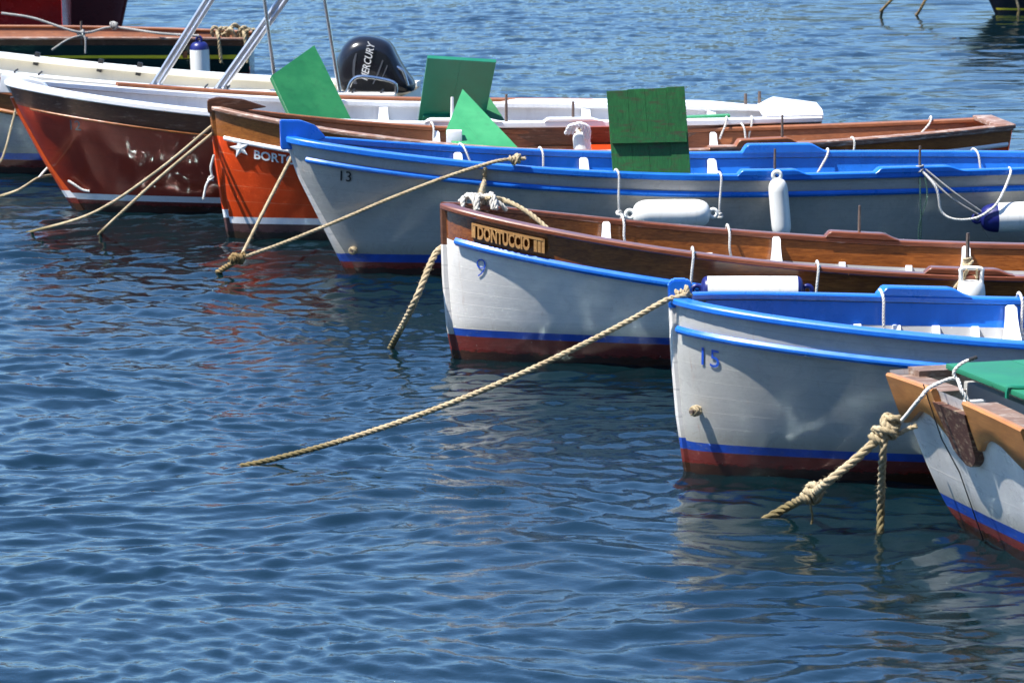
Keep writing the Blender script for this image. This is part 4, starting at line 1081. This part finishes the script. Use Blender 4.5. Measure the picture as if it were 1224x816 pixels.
# pin lashing and slack cords at the navy-ended fender
pw = b13.world(p13b) + Vector((0, -.03, .06)); fe = P(1171, 258, dn3)
rope('fender_line', 'grey cord from the pin down to the navy-ended fender', [pw, pw.lerp(fe, .5) + Vector((0, -.05, -.03)), fe], .009, M['ropegrey'], knots=[(pw + Vector((0, .01, .0)), (0, 0, 1), .02, 3)])
rope('fender_line', 'second grey cord running close beside the one to the navy-ended fender', [pw + Vector((.02, 0, .01)), pw.lerp(fe, .5) + Vector((.03, -.06, .0)), fe + Vector((.01, -.02, .03))], .008, M['ropegrey'])
gq = b13.world(b13.gun(b13.v_at(1205, -1), -1, .04, .04))
rope('fender_line', 'slack white cord looping from the pin under the navy fender end to the gunwale', [pw, P(1119, 225, pw.y - .05), P(1125, 252, pw.y - .05), P(1140, 262, pw.y - .05), P(1165, 261, dn3 - .08), P(1185, 250, dn3 - .1), P(1196, 236, dn3 - .08), gq + Vector((0, -.02, -.03)), gq + Vector((0, .05, .01))], .010, M['ropewhite'])
for i, (x0, x1, lb) in enumerate(((1098, 1101, 'left dark green cord hanging from the pin on number 13'), (1106, 1099, 'right dark green cord hanging from the pin on number 13'))):
    rope('cord', lb, [pw + Vector((.0 + .03 * i, 0, -.03)), P(x0 + 2, 235, pw.y - .05), P(x1, 268, pw.y - .05), P(x1 - 1, 293, pw.y - .04)], .006, M['cordgreen'], 2)
rope('cord', 'thin dark cord dangling below the navy fender end', [P(1174, 272, dn3 + .05), P(1182, 284, dn3 + .08), P(1192, 293, dn3 + .12)], .006, M['ropegrey'], 2)
# handle fender lashing
pq = b9.world(pin9)
rope('fender_line', 'pale lashing wound on the iron pin of number 9 down to the handled fender', [pq + Vector((.03, -.03, .12)), pq + Vector((-.02, -.04, .05)), pq + Vector((-.03, -.05, .0)), hf.location + Vector((-.03, -.02, .07))], .009, M['rope'], knots=[(pq + Vector((0, 0, .11)), (0, 0, 1), .02, 3)])
rope('cord', 'loose pale rope end left of the handled fender', [pq + Vector((0, -.04, .06)), pq + Vector((-.06, -.06, -.01)), pq + Vector((-.09, -.07, -.05))], .009, M['rope'])
rope('cord', 'pale rope leg right of the handled fender', [pq + Vector((.01, -.03, .07)), pq + Vector((.05, -.05, .02)), hf.location + Vector((.03, -.02, .07))], .009, M['rope'])
# upright fender strap
rope('fender_line', 'dark cord tying the slim upright fender to its pin', [b13.world(p13a) + Vector((0, -.02, .06)), b13.world(p13a) + Vector((.0, -.06, .0)), P(929, 212, dn2)], .012, M['black'], 2)
# star boat bundle
ps = bs.world(pst)
rope('fender_line', 'pale cord wound on the pin above the short fender of the star boat', [ps + Vector((0, -.02, .13)), ps + Vector((.01, -.04, .04)), P(694, 156, sw)], .011, M['rope'], knots=[(ps + Vector((0, 0, .10)), (0, 0, 1), .018, 3)])
mb = MB()
for k in range(3): twist(mb, [P(676 + 4 * k, 160, sw - .02), P(682 + 4 * k, 150 - k, sw - .06), P(695 + 4 * k, 152, sw - .06), P(700 + 2 * k, 166, sw - .04)], .014)
o = mb.build('cloth_bundle', M['cloth'], angle=60); tag(o, 'white twisted cloth bundle on top of the short star boat fender', 'cloth')
# green boat ropes
pg = bgr.world(pgr)
rope('gunwale_line', 'pale rope running along the dark green boat gunwale', [P(2, 16, pg.y), P(40, 22, pg.y - .02), pg + Vector((0, -.03, .08)), P(135, 33, pg.y + .2), P(190, 40, pg.y + .1), P(238, 43, pg.y)], .014, M['ropegrey'], knots=[(pg + Vector((0, 0, .06)), (1, 0, .3), .03, 3), (P(136, 31, pg.y + .2), (1, 0, 0), .03, 3)])
rope('cord', 'grey cord slanting from the green boat pin down over its side', [pg + Vector((0, -.04, .05)), P(80, 48, pg.y - .06), P(62, 60, pg.y - .08)], .011, M['ropegrey'])
rope('cord', 'grey cord dropping straight from the green boat pin', [pg + Vector((.03, -.04, .05)), P(102, 48, pg.y - .06), P(102, 64, pg.y - .08)], .010, M['ropegrey'])
gb = bgr.world(bgr.gun(.985, -1)); kb = MB(); rn = random.Random(11)
for k in range(9):
    c_ = gb + Vector((-.26 + .036 * k, .12 + rn.uniform(-.06, .08), .03 + rn.uniform(-.01, .03))); th0 = rn.uniform(-.5, .9); ra, rb = rn.uniform(.05, .11), rn.uniform(.07, .15)
    ex = Vector((math.cos(th0), math.sin(th0) * .5, rn.uniform(-.3, .3))); ey = Vector((rn.uniform(-.35, .35), -.4, .9))
    twist(kb, [c_ + ex * (ra * math.cos(t)) + ey * (rb * math.sin(t)) + Vector((.008 * t, 0, 0)) for t in [q * .55 + k for q in range(13)]], .019)
for q in (-.24, .05): twist(kb, [gb + Vector((q, .05, .10)), gb + Vector((q + .02, -.05, .05)), gb + Vector((q + .04, -.06, -.12)), gb + Vector((q + .05, -.06, -.24))], .02)
o = kb.build('rope_coil', M['ropethick'], angle=60); tag(o, 'thick tangle of old rope on the green boat stern', 'rope')
# ropes by the black boat, upper right
kt = bk.world(Vector((bk.stem(1.1) - .03, 0, 1.15)))
rope('mooring_rope', 'dark rope slanting into far water, left of the pair at the top', [kt, P(1062, 4, kt.y - 1.0), W(1054, 13, -.04)], .019, M['ropedark'], 3, G1)
rope('mooring_rope', 'dark rope slanting into far water, right of the pair at the top', [kt + Vector((0, -.05, -.05)), P(1103, 6, kt.y - .7), W(1094, 19, -.04)], .019, M['ropedark'], 3, G1)
q = bk.world(bk.gun(.05, -1)); rope('cord', 'pale cord hanging on the black hull at the upper right', [q + Vector((0, -.03, .03)), P(1215, 0, q.y - .03), P(1217, 20, q.y - .03)], .02, M['rope'])
# lanyards: short white cords looped over the gunwales
def lanyard(bt, px, side, drop, label, r=.0085, kn=True, dx=0.0, inside=None):
    v = bt.v_at(px, side, .03); z = bt.sheer(v); ins = (side > 0) if inside is None else inside
    y0 = bt.hb(v, z); x = bt.X(v, z); sgn = -1 if ins else 1
    L = lambda off, dz, ddx=0.0: bt.world(Vector((x + ddx, side * (y0 + sgn * off), z + dz)))
    e = .075 if ins else .055; b = .05 if ins else .075
    pts = [L(-b - .01, -.05), L(-b, .02, .004), L(-b * .4, .055, .008), L(e * .6, .052, .01 + dx * .1), L(e, .01, .012 + dx * .3), L(e + .01, -drop * .6, dx * .7), L(e + .005, -drop, dx)]
    mb = MB(); twist(mb, pts, r); o = mb.build('lanyard', M['ropewhite'], angle=60); tag(o, label, 'cord', 'white cords looped over the gunwales')
    if kn:
        kb = MB(); knot(kb, pts[-1], (0, 0, 1), r, 2, r * 1.3, 0, int(px)); kb.build('knot', M['ropewhite'], o, angle=60)
lanyard(b13, 735, -1, .24, 'white cord at the left end of the fat level fender', dx=.02)
lanyard(b13, 858, -1, .24, 'white cord at the right end of the fat level fender')
lanyard(b13, 548, 1, .10, 'white cord on the far blue gunwale left of the light green board', dx=.1, kn=False)
lanyard(b13, 644, 1, .14, 'white cord on the far blue gunwale right of the light green board', dx=.03, kn=False)
lanyard(b13, 988, 1, .13, 'slanting white cord on the far gunwale right of the raised blue block', dx=-.1, kn=False)
lanyard(b13, 1162, 1, .14, 'white cord on the far gunwale above the navy-ended fender', dx=.06, kn=True)
lanyard(bs, 515, 1, .10, 'white cord on the brown far gunwale beside the light green board', dx=.02, kn=False)
lanyard(bs, 1018, -1, .13, 'white cord on the star boat side near its worn wooden stern', kn=False)
lanyard(bs, 1112, 1, .09, 'knotted white cord on the far gunwale of the star boat stern', dx=-.12)
lanyard(bs, 884, 1, .13, 'white cord inside the star boat left of its raised wooden block', dx=.05, kn=False)
lanyard(b12, 868, -1, .11, 'left white cord near the white stern of the dark red boat', dx=-.05, kn=False)
lanyard(b12, 897, -1, .12, 'right white cord near the white stern of the dark red boat', dx=-.02, kn=False)
lanyard(b9, 742, 1, .11, 'white cord on the far brown gunwale beside the white knee of number 9', dx=.03, kn=False)
lanyard(b9, 868, 1, .13, 'white cord on the far brown gunwale above the blue-ended fender', dx=.03, kn=False)
lanyard(b9, 826, -1, .20, 'white cord on the number 9 side just behind the blue stem head')
lanyard(b9, 975, -1, .20, 'white cord at the right end of the blue-ended fender')
lanyard(b15, 1050, 1, .17, 'white cord with knot at the raised blue block of number 15', dx=.03)
lanyard(b15, 1216, 1, .16, 'white cord beside the white knee of number 15 at the right edge', dx=.02)

# ------------------------------------------------------------------ water
def axis(lo, hi, fine, far, g=1.12):
    a = list(np.arange(lo, hi, fine)); s = fine; x = a[-1]
    while x < far: s *= g; x += s; a.append(x)
    s = fine; x = lo; pre = []
    while x > -far: s *= g; x -= s; pre.append(x)
    return np.array(pre[::-1] + a)
xs = axis(-3.4, 3.4, .024, 900.0)
ya = list(np.arange(13.2, 22.0, .024)); st = .024; y = ya[-1]
while y < 62: st = min(st * 1.0035, .085); y += st; ya.append(y)
while y < 1500: st *= 1.15; y += st; ya.append(y)
st = .024; y = 13.2; pre = []
while y > -60: st *= 1.12; y -= st; pre.append(y)
ys = np.array(pre[::-1] + ya)
Xg, Yg = np.meshgrid(xs, ys)
rng = np.random.default_rng(5)
# crests wander: coordinates are bent before the wave trains are summed
Xw = Xg + .22 * np.sin(1.3 * Yg + .7 * Xg) + .10 * np.sin(2.9 * Yg - 1.9 * Xg + 1.0)
Yw = Yg + .20 * np.sin(1.1 * Xg - .5 * Yg + 2.0) + .09 * np.sin(2.6 * Xg + 1.7 * Yg)
def trains(n, lam0, spread, lo, hi, rms, sd, lean=.15):
    h = np.zeros_like(Xg)
    for _ in range(n):
        lam = min(max(math.exp(rng.normal(math.log(lam0), spread)), lo), hi)
        ang = rng.normal(-math.pi / 2 + lean, sd); k = 2 * math.pi / lam
        ph = k * (Xw * math.cos(ang) + Yw * math.sin(ang)) + rng.uniform(0, 6.28)
        h += (rms * math.sqrt(2 / n) * lam / (2 * math.pi)) * (np.cos(ph) + .22 * np.cos(2 * ph))
    return h
patch = 1.0 + .45 * np.sin(Xg * .8 + Yg * .33 + 1.0) * np.sin(Yg * .47 - Xg * .36) + .25 * np.sin(Xg * 1.9 - Yg * .8)
H = trains(10, 1.1, .3, .7, 2.2, .035, .5) + trains(34, .30, .25, .18, .5, .102, .5) * patch + trains(26, .15, .2, .10, .2, .095, .75) * (1.6 - .6 * patch)
# calmer in the shelter of the hulls
sh = np.clip((Xg + 1.2) / 2.6, 0, 1); H *= 1 - .32 * sh * sh * (3 - 2 * sh) * np.clip((27 - Yg) / 6, 0, 1)
dx = np.maximum(np.abs(Xg) - 7, 0); dy = np.maximum(np.abs(Yg - 35) - 28, 0)
H = H * np.exp(-(dx * .12) ** 2) * np.exp(-(dy * .10) ** 2)
nr, nc = Xg.shape
me = bpy.data.meshes.new('water'); me.vertices.add(nr * nc)
me.vertices.foreach_set('co', np.stack([Xg, Yg, H], -1).astype(np.float32).ravel())
ii = np.arange((nr - 1) * nc).reshape(nr - 1, nc)[:, :-1]
quads = np.stack([ii, ii + 1, ii + nc + 1, ii + nc], -1).reshape(-1, 4)
nq = len(quads); me.loops.add(nq * 4); me.loops.foreach_set('vertex_index', quads.ravel().astype(np.int32))
me.polygons.add(nq); me.polygons.foreach_set('loop_start', np.arange(0, nq * 4, 4, dtype=np.int32))
me.polygons.foreach_set('use_smooth', np.ones(nq, dtype=bool))
me.update(calc_edges=True)
wo = bpy.data.objects.new('water', me); COL.objects.link(wo); wo['kind'] = 'structure'
m, nt, b = new_mat('harbour_water')
b.inputs['Base Color'].default_value = (.0015, .009, .012, 1)
b.inputs['Roughness'].default_value = .05; b.inputs['IOR'].default_value = 1.9
b.inputs['Specular Tint'].default_value = (.78, .96, 1.0, 1)
n1 = noise(nt, coords(nt, (1, 1.25, 1)), 9.0, 4, .55, .4); n2 = noise(nt, coords(nt, (1, 1.5, 1)), 26.0, 3, .5, .3)
ad = N(nt, 'ShaderNodeMath', operation='MULTIPLY_ADD'); ad.inputs[1].default_value = .22
nt.links.new(n2, ad.inputs[0]); nt.links.new(n1, ad.inputs[2])
bump(nt, b, ad.outputs[0], .28, .012)
me.materials.append(m)

# ------------------------------------------------------------------ far shore, seen only as reflections in the water
hx = np.linspace(-520, 520, 131); hy = np.array([190, 205, 225, 250, 280, 320, 370, 430, 500])
HX, HY = np.meshgrid(hx, hy); tt = np.clip((HY - 190) / 170, 0, 1)
ridge = 21 + 7 * np.sin(HX / 70 + 1.2) + 4 * np.sin(HX / 27) + 2 * np.sin(HX / 11 + HY / 30)
HZ = ridge * np.sin(tt * math.pi / 2) ** .8 - 2 + 3 * np.sin(HX / 9 + HY / 13) * tt
mb = MB(); mb.add([tuple(p) for p in np.stack([HX, HY, HZ], -1).reshape(-1, 3)], grid_faces(len(hy), len(hx)))
m, nt, b = new_mat('shore_scrub')
n1 = noise(nt, coords(nt), .06, 8, .7); n2 = noise(nt, coords(nt, (1, 1, 2)), .16, 4, .6)
col = ramp(nt, n1, [(.35, (.016, .030, .026)), (.6, (.035, .055, .042))])
col = mix(nt, ramp(nt, n2, [(.66, (0,) * 3), (.69, (1,) * 3)]), col, (.30, .28, .25))
nt.links.new(col, b.inputs['Base Color']); b.inputs['Roughness'].default_value = .9
hl = mb.build('hills', m); hl['kind'] = 'structure'
# unseen slope added to block sky light off the hulls, and the quay the picture is taken from, behind the camera
hx = np.linspace(-260, 260, 105); hy = np.array([-18, -24, -32, -44, -60, -80, -105, -135, -170])
HX, HY = np.meshgrid(hx, hy); dd_ = -18 - HY
HZ = 2.0 + dd_ * (.86 + .10 * np.sin(HX / 23)) * (1 - dd_ / 420) + 2.2 * np.sin(HX / 7 + HY / 9) * np.clip(dd_ / 20, 0, 1)
mb = MB(); mb.add([tuple(p) for p in np.stack([HX, HY, HZ], -1).reshape(-1, 3)], grid_faces(len(hy), len(hx)))
hl = mb.build('sky_block_slope', m); hl['kind'] = 'structure'
mb = MB(); box(mb, (0, -9.5, .3), 520, 21, 3.4, bev=.06)
qy = mb.build('quay', plain('quay_concrete', (.26, .25, .23), .8, nscale=2)); qy['kind'] = 'structure'

# ------------------------------------------------------------------ light
SUN = Vector((-.95 * .50, -.31 * .50, .866)).normalized()
el = math.asin(SUN.z); az = math.atan2(SUN.x, SUN.y)
w = bpy.data.worlds.new('World'); scene.world = w; w.use_nodes = True
nt = w.node_tree; bgd = nt.nodes['Background']; sky = nt.nodes.new('ShaderNodeTexSky')
sky.sky_type = 'NISHITA'; sky.sun_disc = False; sky.sun_elevation = el; sky.sun_rotation = az
sky.air_density = 1.0; sky.dust_density = .3; sky.ozone_density = 2.5
tint = mix(nt, 1.0, sky.outputs[0], (.78, .96, 1.15), 'MULTIPLY'); nt.links.new(tint, bgd.inputs[0]); bgd.inputs[1].default_value = .10
sl = bpy.data.lights.new('sun', 'SUN'); sl.energy = 5.0; sl.angle = R(.53); sl.color = (1, .955, .89)
so = bpy.data.objects.new('sun', sl); COL.objects.link(so); so.rotation_euler = SUN.to_track_quat('Z', 'Y').to_euler()
so.location = (0, 0, 30)

scene.view_settings.view_transform = 'Standard'; scene.view_settings.look = 'None'
scene.view_settings.exposure = 1.03; scene.view_settings.gamma = 1.0
scene.render.engine = 'CYCLES'
cy = scene.cycles; cy.use_denoising = True; cy.max_bounces = 8; cy.caustics_reflective = True; cy.blur_glossy = 0.0; cy.use_guiding = True; cy.guiding_training_samples = 64; cy.surface_guiding_probability = .8; cy.use_adaptive_sampling = False
cy.sample_clamp_indirect = 30.0

import os
if os.environ.get('DIAG'):
    def row(bt, nm):
        for sd in (-1, 1):
            print(nm, 'near' if sd < 0 else 'far', ['%d,%d' % proj(bt.world(bt.gun(v, sd, 0, .035))) for v in (0, .05, .1, .2, .3, .4, .5, .6, .7, .8, .9, 1)])
        print(nm, 'rub', ['%d,%d' % proj(bt.world(bt.pt(v, bt.zr(v), -1))) for v in (0, .05, .1, .2, .3, .4, .5, .6)], 'wl', ['%d,%d' % proj(bt.world(bt.pt(v, .15, -1))) for v in (0, .05, .1, .2, .3, .4)])
    for bt, nm in ((b15, '15'), (b9, '9'), (b13, '13'), (bs, 'star'), (b12, '12'), (bg, 'grey'), (bm_, 'motor'), (bgr, 'green'), (br, 'red'), (bd, 'maroon'), (bk, 'black')): row(bt, nm)
    print('water', nr, nc, nr * nc)
